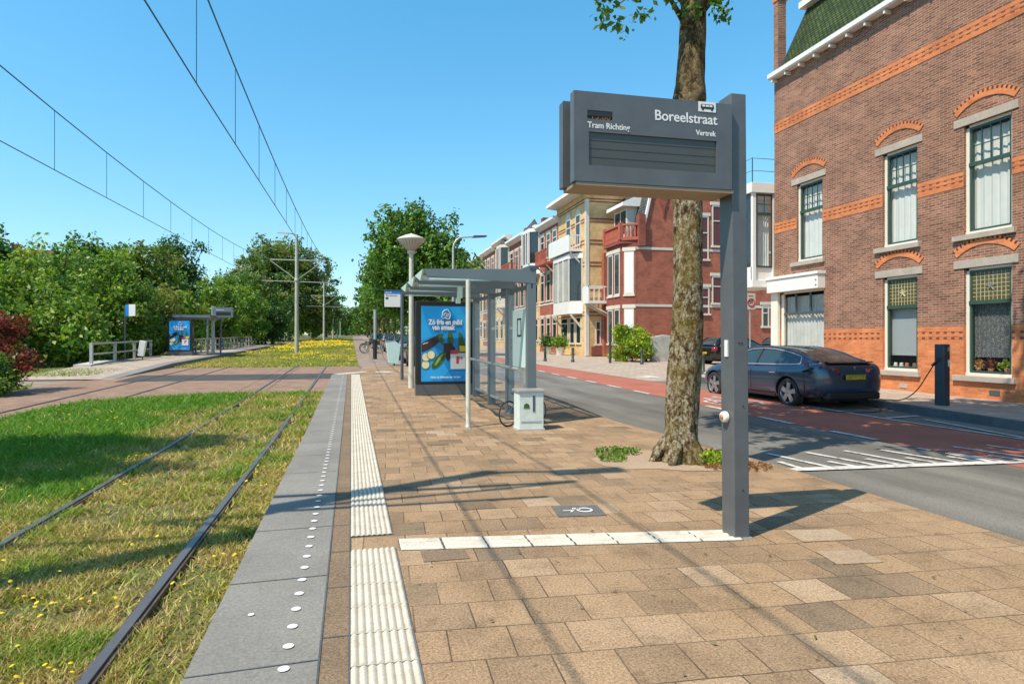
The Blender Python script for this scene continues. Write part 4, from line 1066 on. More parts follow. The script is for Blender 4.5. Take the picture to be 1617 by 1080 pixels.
# ---- stop sign pole
c_ = (1.60, 19.9, rise(19.9)); t = empty('stop_sign', c_, 0, 'blue and white stop sign hanging from a dark pole left of the shelter roof', 'stop sign')
MB().tube([(0,0,0),(0,0,2.92)], .05, 12).build('pole', 'm_steel_dark', t)
fl = MB().box(-.56, -.05, -.03, .03, 2.35, 2.88).build('sign_plate', 'm_white', t, bevel=.006)
MB().box(-.56, -.05, -.034, -.0305, 2.77, 2.88).build('blue_header', 'm_blue', fl)
text('header_lettering', 'HALTE', 'm_white', .075, (-.54, -.036, 2.79), parent=fl, ext=.001, bold=.001, width=.2)
text('name_lettering', 'Boreelstraat', 'm_sign_grey', .06, (-.52, -.033, 2.70), parent=fl, ext=.001, width=.36)
mb = MB(); mb.box(-.53, -.44, -.034, -.031, 2.60, 2.66)
mb.build('tram_pictogram', 'm_sign_dark', fl)
MB().box(-.60, .07, -.05, .05, 2.885, 2.905).build('sign_bracket', 'm_steel_dark', t)

# ---- slanted pale bin, path post
c_ = (2.0, 29.4, rise(29)-.05); t = empty('waste_bin', c_, 0, 'slanted pale waste bin beside the footpath left of the stop sign pole', 'bin')
mb = MB(); mb.prism([(-.28, .12), (.18, .08), (.28, .95), (.02, 1.18), (-.42, 1.12)], 'y', -.25, .25); mb.build('body', 'm_mint', t, bevel=.02)
mb = MB(); mb.prism([(-.42, 1.125), (.02, 1.185), (.05, 1.21), (-.42, 1.16)], 'y', -.26, .26); mb.build('lid', 'm_galv', t)
MB().tube([(0, .1, 0), (0, .1, .2)], .04, 8).build('foot', 'm_steel_dark', t)
c_ = (1.35, 36.5, rise(36.5)-.05); t = empty('path_post', c_, 0, 'grey two tone post on the footpath beside the parked bicycles', 'post')
MB().tube([(0,0,0),(0,0,1.15)], .12, 12).build('base', 'm_sign_dark', t); MB().tube([(0,0,1.151),(0,0,2.9)], .085, 12).build('pole', 'm_galv', t)

# ---- curved street lamp behind the shelter
c_ = (5.3, 32.2, rise(32)-.1); t = empty('arm_lamp', c_, 0, 'grey street lamp with a long curved arm rising behind the shelter roof', 'street lamp')
pts = [(0,0,0),(0,0,4),(0,0,6.1)]+[(.55-.55*math.cos(a),0,6.1+.62*math.sin(a)) for a in (.4,.8,1.2,1.57)]+[(1.15,0,6.76)]
MB().tube(pts, [.09,.07,.055,.05,.05,.045,.045,.04], 12).build('pole', 'm_galv', t)
mb = MB(); mb.prism([(1.05,6.70),(1.75,6.76),(1.85,6.80),(1.80,6.86),(1.1,6.83)], 'y', -.11, .11); mb.build('lamp_head', 'm_steel_dark', t, bevel=.02)

# ================================================================= MASTS AND WIRES
MY = [3.71, 50.0, 98.6, 146.0, 193.0, 240.0]
def mast(y, label, lamp):
    z = rise(y)-.2; t = empty('tram_mast', (-4.2, y, z), 0, label, 'mast', 'tram masts between the tracks')
    MB().tube([(0,0,0),(0,0,5),(0,0,9.35)], [.17,.14,.11], 16).build('pole', 'm_mast', t)
    mb = MB(); mb.bar((-2.0,0,7.35),(2.0,0,7.35),.07,.09); mb.build('upper_arm', 'm_mast', t)
    mb = MB(); mb.bar((-2.6,0,5.70),(2.6,0,5.62),.05,.06); mb.build('lower_arm', 'm_mast', t)
    for s_ in (-1, 1):
        MB().bar((s_*.08,0,5.85),(s_*2.0,0,7.30),.05,.06).build('brace', 'm_mast', t)
        MB().bar((s_*2.25,0,5.66),(s_*2.25,.05,5.32),.03,.03).build('contact_clamp', 'm_steel_dark', t)
    mb = MB(); mb.lathe((0,0,5.65), [(.15,0),(.17,.03),(.17,.22),(.14,.25)], 14); mb.build('collar', 'm_mast', t)
    if lamp:
        s_ = lamp
        MB().tube([(0,0,9.3),(s_*.35,-.05,9.4),(s_*.8,-.15,9.42)], [.06,.045,.04], 10).build('lamp_arm', 'm_mast', t)
        mb = MB(); mb.prism([(s_*.65,9.36),(s_*1.4,9.38),(s_*1.45,9.42),(s_*1.3,9.48),(s_*.7,9.48)], 'y', -.30, -.06); mb.build('lamp_head', 'm_cream', t)
mast(MY[0], 'tram mast just outside the left edge whose shadow crosses the platform', 1)
mast(MY[1], 'nearest visible cream tram mast with a lamp arm pointing left', -1)
for y, lb in zip(MY[2:], ('second tram mast, beyond the yellow flowers', 'third tram mast in the row', 'fourth tram mast in the row', 'fifth, farthest tram mast')): mast(y, lb, 0)
def wires(tx, label, zc=(5.28, 5.5), zs=(6.55, 7.35), cx0=0):
    t = empty('overhead_wire', (tx, 0, 0), 0, label, 'overhead line', 'overhead lines')
    con = MB(); cat = MB(); cp = []; kp = []
    for i in range(len(MY)-1):
        ya, yb = MY[i], MY[i+1]
        for k in range(16 if i == 0 else 10):
            n_ = 16 if i == 0 else 10
            u = k/n_; y = ya+(yb-ya)*u; z = rise(y)
            sag = 4*u*(1-u)
            st = (.18 if i % 2 else -.18)*(1-2*u)
            cp.append((tx+st+cx0, y, z+5.12)); kp.append((tx+st+cx0, y, z+7.15-.95*sag))
            if (i < 2 and (k % 2 == 1 or i == 0)) and 0 < k: MB().tube([(tx+st+cx0, y, z+5.12), (tx+st+cx0, y, z+7.15-.95*sag)], .007, 4).build('dropper', 'm_wire', t, (tx, 0, 0))
    y = -12; pre = [(tx-.1+cx0, y, 5.12-.1), (tx, y, 5.9)]
    con.tube([pre[0]]+cp, .011, 5); cat.tube([pre[1], (tx, -4, 6.4)]+kp, .014, 5)
    con.build('contact_wire', 'm_wire', t, (tx, 0, 0)); cat.build('catenary_wire', 'm_wire', t, (tx, 0, 0))
wires(-1.95, 'overhead wires above the near tram track', cx0=-.1); wires(-6.35, 'overhead wires above the far tram track')

# ================================================================= FAR PLATFORM FURNITURE
z = rise(43)+.02; t = empty('tram_shelter', (-9.9, 44, z), 0, 'small distant tram shelter on the far platform behind the blue poster', 'shelter')
mb = MB(); mb.box(-1.15, 1.1, -2.2, 2.2, 2.38, 2.55); mb.build('roof', 'm_steel_grey', t)
for x in (-.9, .9):
    for y in (-2, 2): MB().box(x-.05, x+.05, y-.05, y+.05, 0, 2.38).build('post', 'm_steel_grey', t)
MB().box(-.92, -.9, -1.95, 1.95, .2, 2.2).build('glass_panel', 'm_shelter_glass', t)
MB().box(-.8, -.5, -1.2, 1.2, .45, .5).build('bench', 'm_galv', t)
z = rise(45)+.02; c_ = (-8.98, 43.5, z); t = empty('display_post', c_, 0, 'distant grey departure display on its post on the far platform', 'display post')
MB().box(-.09, .09, -.08, .08, 0, 3.15).build('post', 'm_galv', t)
dp = MB().box(-.02, 1.25, -.12, .12, 2.45, 3.1).build('display_panel', 'm_steel_grey', t)
MB().box(.2, 1.12, -.125, -.121, 2.55, 2.8).build('display_screen', 'm_sign_dark', dp)
text('stop_name_lettering', 'Boreelstraat', 'm_white', .11, (.2, -.125, 2.9), parent=dp, ext=.001, bold=.002, width=.5)
z = rise(36); t = empty('stop_sign', (-12.35, 37.6, z), R(-30), 'small blue and white stop sign on a thin pole in front of the hedge', 'stop sign')
MB().tube([(0,0,0),(0,0,2.9)], .04, 8).build('pole', 'm_steel_dark', t); q = MB().box(.05, .75, -.03, .03, 2.4, 3.05).build('sign_plate', 'm_white', t); MB().box(.05, .3, -.034, -.031, 2.4, 3.05).build('blue_field', 'm_blue', q)
# railings
def railing(p0, p1, n, label, mid=True, bars=False, h=1.0):
    t = empty('railing', (p0[0], p0[1], rise(p0[1])+.01), 0, label, 'railing', 'railings of the far platform'); O_ = (p0[0], p0[1], rise(p0[1])+.01)
    P = [(p0[0]+(p1[0]-p0[0])*k/n, p0[1]+(p1[1]-p0[1])*k/n) for k in range(n+1)]
    zf = lambda y: rise(y)+.01
    for x, y in P: MB().box(x-.06, x+.06, y-.06, y+.06, zf(y)-.15, zf(y)+h).build('post', 'm_galv', t, O_)
    MB().bar((P[0][0], P[0][1], zf(P[0][1])+h-.04), (P[-1][0], P[-1][1], zf(P[-1][1])+h-.04), .09, .09).build('top_rail', 'm_galv', t, O_)
    MB().bar((P[0][0], P[0][1], zf(P[0][1])+h*.48), (P[-1][0], P[-1][1], zf(P[-1][1])+h*.48), .07, .07).build('middle_rail', 'm_galv', t, O_)
railing((-11.5, 30.8), (-11.75, 40), 3, 'pale railing at the ramp of the far platform, left of the poster')
railing((-11.0, 46), (-10.6, 70), 16, 'long pale railing along the far end of the far platform')
c_ = (-10.75, 35.2, rise(35)); t = empty('waste_bin', c_, 0, 'tilted white bin plate beside the far railing', 'bin')
mb = MB(); mb.prism([(-.2, .25), (.08, .22), (.22, 1.0), (-.08, 1.06)], 'y', -.12, .12); mb.build('body', 'm_white', t, bevel=.02); MB().tube([(0, .05, -.1), (0, .05, .35)], .03, 8).build('foot', 'm_steel_dark', t)
mb = MB(); mb.prism([(30.2, rise(30)-.15), (33, rise(33)-.1), (33, rise(33)+.13), (30.2, rise(30)+.06)], 'x', -12.0, -11.3); mb.build('ramp_kerb', 'm_kerb_pale', kind='structure')

# ================================================================= CARS
def loft(rows, closed=False):
    mb = MB(); n = len(rows[0]); vs = [p for r_ in rows for p in r_]; fs = []
    for i in range(len(rows)-1):
        for j in range(n-1): fs.append((i*n+j, (i+1)*n+j, (i+1)*n+j+1, i*n+j+1))
    mb.add(vs, fs, 0, True); return mb
def smooth_body(mb, name, mats, parent, cuts=None, levels=2, sub=True):
    """mirror half body, subdivide, cut the wheel arches; result is one mesh"""
    o = mb.build(name, mats, parent)
    m_ = o.modifiers.new('mirror', 'MIRROR'); m_.use_clip = True; m_.merge_threshold = .003
    if sub: s_ = o.modifiers.new('subdivide', 'SUBSURF'); s_.levels = levels; s_.render_levels = levels
    tmp = []
    for (y, z, r_) in cuts or []:
        for sx in (1, -1):
            c = MB(); nn = 40; x0, x1 = (.60, 1.2) if sx > 0 else (-1.2, -.60)
            c.prism([(y+r_*math.cos(2*math.pi*k/nn), z+r_*math.sin(2*math.pi*k/nn)) for k in range(nn)], 'x', x0, x1)
            co = c.build('cutter', mats[0] if isinstance(mats, list) else mats); tmp.append(co)
            b_ = o.modifiers.new('arch', 'BOOLEAN'); b_.operation = 'DIFFERENCE'; b_.object = co; b_.solver = 'EXACT'
    par = o.parent; o.parent = None
    for c in tmp: c.parent = None
    dg = bpy.context.evaluated_depsgraph_get(); dg.update()
    me = bpy.data.meshes.new_from_object(o.evaluated_get(dg)); 
    bpy.data.objects.remove(o)
    for c in tmp: bpy.data.objects.remove(c)
    q = bpy.data.objects.new(name, me); COL.objects.link(q); q.parent = par
    for p in me.polygons: p.use_smooth = True
    try: me.set_sharp_from_angle(angle=R(35))
    except Exception: pass
    return q
def car(kind, paint, loc, rz, label, group=None, detail=True):
    t = empty('parked_car', loc, rz, label, 'car', group)
    if kind == 'fastback':
        L0, L1, wb, rw = -.99, 3.70, 2.875, .335
        #      y     w     zb    zlow  zmid  zbelt ztop
        st = [(L0+.00, .50, .42, .50, .62, .70, .72), (L0+.03, .74, .36, .46, .66, .86, .90), (L0+.10, .86, .30, .44, .70, .98, 1.04), (L0+.22, .905, .25, .42, .72, 1.0, 1.075),
              (-.45, .925, .21, .42, .74, .975, 1.075), (0, .93, .20, .42, .74, .95, 1.04), (.6, .925, .17, .40, .70, .93, 1.0), (1.5, .92, .16, .38, .68, .915, .96), (2.3, .92, .17, .38, .68, .90, .96),
              (2.65, .925, .19, .40, .70, .87, .985), (3.0, .915, .22, .40, .68, .82, .93), (3.35, .86, .24, .40, .62, .74, .83), (3.58, .74, .27, .40, .56, .64, .70), (L1, .52, .32, .42, .50, .54, .56)]
        #  y, half width at belt, half width roof, belt z, roof z
        gh = [(-.70, .70, .62, 1.045, 1.085), (-.45, .78, .62, 1.0, 1.16), (-.1, .82, .60, .97, 1.285), (.3, .835, .585, .955, 1.375), (.75, .84, .58, .945, 1.43), (1.15, .84, .58, .935, 1.443), (1.55, .84, .59, .925, 1.42), (1.95, .835, .61, .925, 1.33), (2.35, .81, .64, .93, 1.17), (2.72, .74, .66, .95, 1.0)]
    else:
        L0, L1, wb, rw = -.75, 3.45, 2.6, .33
        st = [(L0, .55, .35, .5, .7, .85, .88), (L0+.04, .78, .3, .48, .72, .93, .96), (L0+.14, .85, .25, .46, .74, .98, 1.0), (-.3, .885, .2, .44, .76, .98, 1.0), (.4, .89, .18, .42, .74, .97, 1.0), (1.4, .89, .18, .42, .72, .95, .98), (2.1, .89, .18, .42, .72, .93, .98),
              (2.5, .885, .2, .42, .72, .90, .97), (2.9, .87, .24, .42, .70, .84, .91), (3.2, .80, .27, .42, .66, .76, .82), (3.38, .66, .3, .42, .6, .66, .7), (L1, .48, .34, .44, .54, .58, .6)]
        gh = [(-.62, .72, .60, .98, 1.05), (-.50, .76, .60, .98, 1.25), (-.25, .79, .60, .97, 1.44), (.2, .80, .60, .96, 1.49), (.8, .80, .60, .95, 1.50), (1.3, .80, .60, .945, 1.46), (1.75, .79, .61, .94, 1.33), (2.15, .76, .62, .94, 1.12), (2.4, .70, .62, .95, .99)]
    rows = []
    for y, w_, zb, zl, zm, zt, zz_ in st:
        rows.append([(0, y, zb), (w_*.72, y, zb), (w_*.93, y, zb+.05), (w_, y, zl), (w_*1.005, y, zm), (w_*.985, y, zt-.07), (w_*.93, y, zt), (w_*.80, y, zz_-.008), (w_*.4, y, zz_), (0, y, zz_)])
    # close both ends
    def cap(r_, y): return [(p[0]*.25, y, (p[2]-r_[0][2])*.35+r_[0][2]+(r_[-1][2]-r_[0][2])*.33) for p in r_]
    rows = [[(0, st[0][0]-.01, .6)]*10]+rows if False else [cap(rows[0], st[0][0]-.012)]+rows+[cap(rows[-1], st[-1][0]+.012)]
    body = loft(rows)
    n = 10; k = len(rows)
    body.add(rows[0], [tuple(range(n))], 0, True); body.add(rows[-1], [tuple(range(n))[::-1]], 0, True)
    # weld happens through the mirror/remove-doubles below
    bm_cuts = [(0, rw, rw+.055), (wb, rw, rw+.055)]
    b_ = smooth_body(body, 'body', [paint], t, bm_cuts)
    # greenhouse
    def grow(y, wb_, wr, zb, zr):
        return [(wb_, y, zb-.06), (wb_*.99, y, zb+.0), (wb_*.45+wr*.55+.01, y, zb*.45+(zr-.05)*.55), (wr+.015, y, zr-.055 if zr-zb > .12 else zr-.03), (wr*.86, y, zr-.012), (wr*.45, y, zr), (0, y, zr+.002)]
    gr = [grow(*g) for g in gh]
    ends = gr[0], gr[-1]
    glass = loft([ [(p[0]*.995, p[1], p[2]) for p in r_] for r_ in gr])
    smooth_body(glass, 'windows', ['m_car_glass' if False else 'm_glass_dark'], t, levels=2)
    # painted pillars and roof rails follow the glass, a few mm proud
    def gp(y, j):   # point on the glass profile at y
        ys = [g[0] for g in gh]; y = max(ys[0], min(ys[-1], y))
        i = max(i_ for i_ in range(len(ys)) if ys[i_] <= y+1e-9); i = min(i, len(ys)-2); u = (y-ys[i])/(ys[i+1]-ys[i])
        a, b2 = gr[i][j], gr[i+1][j]; return Vector((a[0]*(1-u)+b2[0]*u, y, a[2]*(1-u)+b2[2]*u))
    for sx in (1, -1):
        rail = MB(); tr_ = MB()
        y0, y1 = gh[0][0]+.05, gh[-1][0]-.02
        pts = [gp(y0+(y1-y0)*i/24, 3)+Vector((.004, 0, .01)) for i in range(25)]
        rail.tube([(sx*p.x, p.y, p.z) for p in pts], [.03 if kind != 'fastback' else .028]*25, 8)
        rail.build('roof_rail', paint, t)
        # satin trim round the side windows
        if detail:
            ya, yb = gh[1][0]+.28, gh[-1][0]-.25
            top = [gp(ya+(yb-ya)*i/20, 3)*.5+gp(ya+(yb-ya)*i/20, 2)*.5 for i in range(21)]
            bot = [gp(ya-.12+(yb-ya+.2)*i/20, 1)+Vector((0, 0, .03)) for i in range(21)]
            top = [gp(ya+(yb-ya)*i/20, 3)+Vector((.016, 0, -.03)) for i in range(21)]
            path = [bot[0]]+top+[bot[-1]]
            tr_.tube([(sx*(p.x+.008), p.y, p.z) for p in path], .014, 6); tr_.tube([(sx*(p.x+.010), p.y, p.z) for p in bot], .014, 6)
            tr_.build('window_trim', 'm_satin', t)
        # C pillar panel and B pillar
        cp_ = MB(); yy = [gh[0][0]+.03, gh[1][0], gh[1][0]+.16, gh[1][0]+.30]
        rowsC = []
        for i, y in enumerate(yy):
            rowsC.append([(sx*(gp(y, j).x+.006), y + (.10*(3-j) if i == 3 else 0)*-.6, gp(y, j).z+.004) for j in (0, 1, 2, 3)])
        vs = [p for r_ in rowsC for p in r_]; fs = [(i*4+j, (i+1)*4+j, (i+1)*4+j+1, i*4+j+1) for i in range(3) for j in range(3)]
        if sx < 0: fs = [f[::-1] for f in fs]
        cp_.add(vs, fs, 0, True); cp_.build('rear_pillar', paint, t)
        bp = MB(); y = 1.22 if kind == 'fastback' else .95
        bp.tube([(sx*(gp(y, j).x+.002), y+(0 if j < 2 else -.03*(j-1)), gp(y, j).z) for j in (1, 2, 3)], .022, 6); bp.build('door_pillar', 'm_black', t)
        if detail:
            mr = MB(); mr.sphere((sx*.97, 2.05, .98), .10, 12, 8, sq=(1, .55, .65)); mr.bar((sx*.85, 2.08, .95), (sx*.95, 2.06, .95), .05, .04); mr.build('wing_mirror', paint, t)
            for yd in (1.42, .42):
                MB().box(sx*.925, sx*.938, yd-.02, yd+.17, .775, .795).build('door_handle', 'm_galv', t, bevel=.004)
            sm_ = MB()
            for yd, z0, z1 in ((1.28, .32, .90), (2.32, .32, .88), (.34, .50, .90)): sm_.bar((sx*.9265, yd, z0), (sx*.9235, yd, z1), .006, .006)
            sm_.bar((sx*.905, .4, .245), (sx*.905, 2.45, .245), .03, .05); sm_.build('door_seam', 'm_black', t)
    # wheels
    for y in (0, wb):
        for sx in (1, -1):
            x = sx*.80; w_ = MB()
            w_.lathe((x, y, rw), [(rw-.09, -.10), (rw-.02, -.105), (rw, -.08), (rw, .08), (rw-.02, .105), (rw-.09, .10)], 36, axis='x')
            wo = w_.build('wheel', 'm_rubber', t)
            rm = MB(); r_ = rw-.085; fx = x+sx*.098
            rm.lathe((x, y, rw), [(r_+.012, sx*.10), (r_, sx*.085), (r_-.01, sx*.04)], 32, axis='x')
            for k2 in range(5):
                a = 2*math.pi*k2/5+.3; ca, sa = math.cos(a), math.sin(a)
                pp = [(.03, -.045), (.03, .045), (r_, .085), (r_, -.035)]
                v_ = [(fx - sx*.012*(u/r_), y+u*ca-v*sa, rw+u*sa+v*ca) for u, v in pp]; v2 = [(q[0]-sx*.025, q[1], q[2]) for q in v_]
                f_ = [(0,1,2,3), (4,7,6,5), (0,4,5,1), (1,5,6,2), (2,6,7,3), (3,7,4,0)]
                rm.add(v_+v2, f_ if sx < 0 else [f[::-1] for f in f_])
            rm.lathe((fx, y, rw), [(0, sx*.004), (.035, 0), (.04, -sx*.02)], 14, axis='x')
            rm.build('rim', 'm_rim', wo)
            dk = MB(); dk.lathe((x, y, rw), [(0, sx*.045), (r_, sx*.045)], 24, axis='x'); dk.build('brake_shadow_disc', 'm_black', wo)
    un = MB(); un.box(-.62, .62, L0+.3, L1-.3, .17, .55); un.build('underbody', 'm_black', t)
    # rear lights, plate, bumper insert
    zl = .86 if kind == 'fastback' else .82
    for sx in (1, -1):
        li = MB()
        if kind == 'fastback': pr = [(.36, L0+.055), (.60, L0+.085), (.80, L0+.17), (.885, L0+.34)]
        else: pr = [(.62, L0+.02), (.78, L0+.08), (.86, L0+.22)]
        V_ = []
        for (x, y) in pr:
            hh = .065 if kind == 'fastback' else .11
            V_ += [(sx*(x+.004), y-.045, zl-hh+.02*(x > .7)), (sx*(x-.002), y-.03, zl+hh)]
        fs = [(2*i, 2*i+1, 2*i+3, 2*i+2) for i in range(len(pr)-1)]
        if sx > 0: fs = [f[::-1] for f in fs]
        li.add(V_, fs, 0, True); o_ = li.build('tail_light', 'm_taillight', t)
        so = o_.modifiers.new('solid', 'SOLIDIFY'); so.thickness = .03; so.offset = -1
        hl = MB(); hl.sphere((sx*.66, L1-.19, .60), .13, 12, 8, sq=(1.1, .7, .45)); hl.build('headlight', 'm_galv', t)
    yp = L0-.045 if kind == 'fastback' else L0-.04; zp = .74 if kind == 'fastback' else .62
    MB().box(-.26, .26, yp-.012, yp, zp-.055, zp+.055).build('number_plate', 'm_plate', t)
    MB().box(-.70, .70, L0-.03, L0+.16, .24, .40).build('rear_bumper_insert', 'm_black', t, bevel=.04)
    if kind == 'fastback':
        mb = MB(); mb.prism([(L0+.06, 1.055), (L0+.16, 1.07), (L0+.3, 1.085), (L0+.1, 1.085)], 'x', -.60, .60); mb.build('boot_lip', 'm_car_black', t)
    for sx in (1, -1): MB().box(sx*.38-.12, sx*.38+.12, .35, .45, .95, 1.22).build('seat', 'm_curtain_grey', t, bevel=.04)
    return t
yr = 12.45
tc_ = car('fastback', 'm_car_blue', (10.92, 12.55, -.145), R(1.5), 'dark blue fastback car with a charging cable plugged in, beside the charging post')
# charging port with plug (left rear wing) and cable to the post
OO = (10.92, 12.55, -.145)
mb = MB(); mb.sphere((-.885, -.66, .86), .10, 14, 8, sq=(.3, 1, .85)); mb.build('charge_port', 'm_black', tc_)
mb = MB(); mb.prism([(-.74, .93), (-.60, .96), (-.58, 1.05), (-.70, 1.06)], 'x', -.96, -.945); mb.build('port_flap', 'm_car_blue', tc_)
em = MB(); yb_ = -.99-.02
em.prism([(-.035, .965), (.035, .965), (.030, .952), (.010, .950), (0, .90), (-.010, .950), (-.030, .952)], 'y', yb_, yb_+.008); em.build('badge', 'm_galv', tc_)
cb = MB(); P0 = Vector(OO)+Vector((-.97, -.68, .86)); cpts = [P0, P0+Vector((-.10, -.06, .0)), P0+Vector((-.12, -.12, -.35)), Vector((9.95, 11.9, -.08)), Vector((10.2, 11.2, -.118)), Vector((10.7, 11.0, -.118)), Vector((11.25, 11.15, -.118)),
      Vector((11.62, 11.6, -.06)), Vector((11.78, 12.0, .03)), Vector((12.0, 12.0, .022)), Vector((12.12, 11.75, .03)), Vector((12.2, 11.45, .10)), Vector((12.26, 11.2, .32)), Vector((12.30, 10.98, .68)), Vector((12.345, 10.82, .98))]
# smooth the cable
def catmull(P, n=6):
    P = [Vector(p) for p in P]; out = []
    for i in range(len(P)-1):
        a = P[max(i-1, 0)]; b_, c = P[i], P[i+1]; d = P[min(i+2, len(P)-1)]
        for k in range(n):
            u = k/n; out.append(.5*((2*b_)+(-a+c)*u+(2*a-5*b_+4*c-d)*u*u+(-a+3*b_-3*c+d)*u**3))
    return out+[P[-1]]
cb.tube(catmull(cpts), .012, 7)
cb.tube([P0+Vector((.06, .02, .02)), P0+Vector((-.10, -.05, 0))], .028, 8)
cb.tube([(12.32, 10.90, .86), (12.37, 10.79, 1.0)], .028, 8)
cb.build('charging_cable', 'm_black', None, (12.2, 10.85, 0), label='black charging cable looping from the blue car to the charging post', cat='cable')
c_ = (12.46, 10.80, 0); t = empty('charging_post', c_, R(12), 'dark slate charging post on the pavement in front of the brick facade', 'charging post')
MB().box(-.10, .10, -.11, .09, 0, 1.33).build('housing', 'm_charger', t, bevel=.012)
MB().box(-.17, .17, -.15, .15, 0, .012).build('foot_plate', 'm_galv', t)
MB().box(-.101, -.107, -.05, .05, .95, 1.05).build('cable_socket', 'm_black', t)
mb = MB(); mb.box(.01, .085, -.116, -.111, 1.18, 1.27); mb.build('info_sticker', 'm_galv', t)
mb = MB(); mb.box(.02, .085, -.116, -.111, .85, .99); mb.build('user_sticker', 'm_white', t)
mb = MB(); mb.lathe((.045, -.112, 1.08), [(0, -.012), (.035, -.008), (.04, .002)], 14, axis='y'); mb.build('socket_cover', 'm_black', t)

GP = 'cars parked beside the footpath'
proto = car('hatch', 'm_car_dark', (3.5, 29.6, rise(30)-.1), 0, 'black hatchback parked beside the footpath, mostly behind the lamp pole', GP, detail=False)
def dup(x, y, z, rz, label, paint=None, group=GP):
    c = copy_tree(proto); c.location = (x, y, z); c.rotation_euler = (0, 0, rz); c['label'] = label
    if group: c['group'] = group
    elif 'group' in c: del c['group']
    if paint:
        for q in kids(c):
            if q.name.split('.')[0] in ('body', 'roof_rail', 'rear_pillar'):
                q.data = q.data.copy(); q.data.materials[0] = MATS[paint]
    return c
dup(3.45, 35.6, rise(36)-.1, 0, 'silver grey hatchback parked second behind the pale bin', 'm_car_silver')
dup(3.5, 42.0, rise(42)-.1, 0, 'dark blue hatchback parked third in the row by the footpath', 'm_car_blue')
dup(3.5, 48.5, rise(48)-.1, 0, 'black car parked fourth in the row by the footpath')
dup(3.0, 75, rise(75)-.1, 0, 'small teal car far along the footpath', 'm_car_green')
dup(3.6, 58, rise(58)-.1, 0, 'grey car parked fifth in the row by the footpath', 'm_car_silver')
dup(19.3, 29.6, rise(29)-.14, R(-88), 'glossy black car in the side street, between tree trunk and display post', 'm_car_black', None)
dup(23.6, 30.3, rise(30)-.14, R(-88), 'black car standing further right in the side street, behind the round speed sign', 'm_car_black', None)
for k, (y, rz) in enumerate(((45.4, 80), (46.6, 74), (48.2, 84), (49.6, 78))):
    if k == 0: b0 = bicycle('bicycle', (2.0, y, rise(y)-.05), R(rz), 'first bicycle parked across the footpath edge by the two tone post', 'bicycles parked at the footpath', 0, 'm_black')
    else:
        b_ = copy_tree(b0); b_.location = (2.0, y, rise(y)-.05); b_.rotation_euler = (0, 0, R(rz)); b_['label'] = ('', 'second', 'third', 'fourth')[k]+' bicycle parked across the footpath edge'

# ================================================================= BOLLARDS, SIGN, GARDEN BITS
B = [(11.05, 34.1, 'first bollard from the left, before the white entrance'), (12.3, 32.9, 'second bollard from the left, before the yellow house'), (14.0, 31.6, 'tall dark post among the bollards left of the bright shrub'), (15.1, 30.0, 'bollard in front of the bright shrub'), (14.1, 22.6, 'bollard between the tree trunk and the blue car')]
b0 = None
for k, (x, y, lb) in enumerate(B):
    z = rise(y)-.14
    if k == 2:
        t = empty('bollard', (x, y, z), 0, lb, 'post'); MB().tube([(0,0,0),(0,0,2.1)], .075, 12).build('pole', 'm_bollard', t); MB().lathe((0,0,2.1), [(.085,0),(.085,.05),(0,.08)], 12).build('cap', 'm_bollard', t); continue
    if b0 is None:
        b0 = empty('bollard', (x, y, z), 0, lb, 'bollard', 'bollards at the side street')
        MB().tube([(0,0,0),(0,0,.12),(0,0,.14),(0,0,.72)], [.10,.10,.075,.065], 14).build('body', 'm_bollard', b0)
        MB().lathe((0,0,.72), [(.08,0),(.08,.05),(.05,.10),(0,.12)], 14).build('cap', 'm_bollard', b0)
    else:
        c = copy_tree(b0); c.location = (x, y, z); c['label'] = lb
t = empty('speed_sign', (15.85, 22.0, rise(22)-.05), 0, 'white speed zone sign with a red ring on a thin pole before the red wall', 'traffic sign')
MB().tube([(0,0,0),(0,0,3.2)], .03, 10).build('pole', 'm_galv', t)
pl = MB().box(-.21, .21, -.05, -.035, 2.55, 3.2).build('sign_plate', 'm_white', t, bevel=.004)
mb = MB(); pts = [(.15*math.cos(a), -.055, 2.84+.15*math.sin(a)) for a in np.linspace(0, 2*math.pi, 29)]; mb.tube(pts, .022, 6, cap=False); mb.build('red_ring', 'm_red', pl)
text('zone_digits', '30', 'm_sign_dark', .17, (-.09, -.054, 2.78), parent=pl, ext=.001, bold=.002, width=.18)
text('zone_lettering', 'zone', 'm_sign_dark', .10, (-.11, -.054, 3.07), parent=pl, ext=.001, width=.22)
def shrub(x, y, z, r_, h, n, pal, label, ls=.07, group=None):
    return tree('shrub', x, y, z, label, rlobes(7, 0, 0, .3, h*.8, r_, int(x*10), .8, .1)+[(0, 0, h*.45, r_*.8, r_*.8, h*.42)], n, ls, pal, .5, .06, .03, group, 'shrub', .25)
shrub(15.9, 32.8, rise(33)-.14, 1.15, 2.3, 7000, PAL_YEL, 'bright yellow green shrub before the red corner house', .07)
shrub(17.0, 33.2, rise(33)-.14, .55, 1.9, 1800, PAL_BUSH, 'small green shrub behind the pale garden wall', .06)
mb = MB(); mb.prism([(17.05, rise(32)-.15), (18.6, rise(32)-.15), (18.6, 1.65), (17.8, 1.72), (17.05, 1.60)], 'y', 32.6, 32.9)
mb.build('garden_wall', 'm_stonewall', None, (17.5, 32.7, 0), bevel=.03, label='pale rendered garden wall with dark streaks beside the bright shrub', cat='wall')
t = empty('parked_scooter', (18.05, 30.6, rise(30)-.14), R(20), 'dark scooter standing before the pale garden wall', 'scooter')
MB().box(-.12, .12, -.5, .4, .28, .55).build('body', 'm_black', t, bevel=.08)
for y in (-.55, .55):
    w_, pts = wheel_mb((0, y, .24), .2); w_.tube(pts, .05, 8, cap=False); w_.build('wheel', 'm_rubber', t)
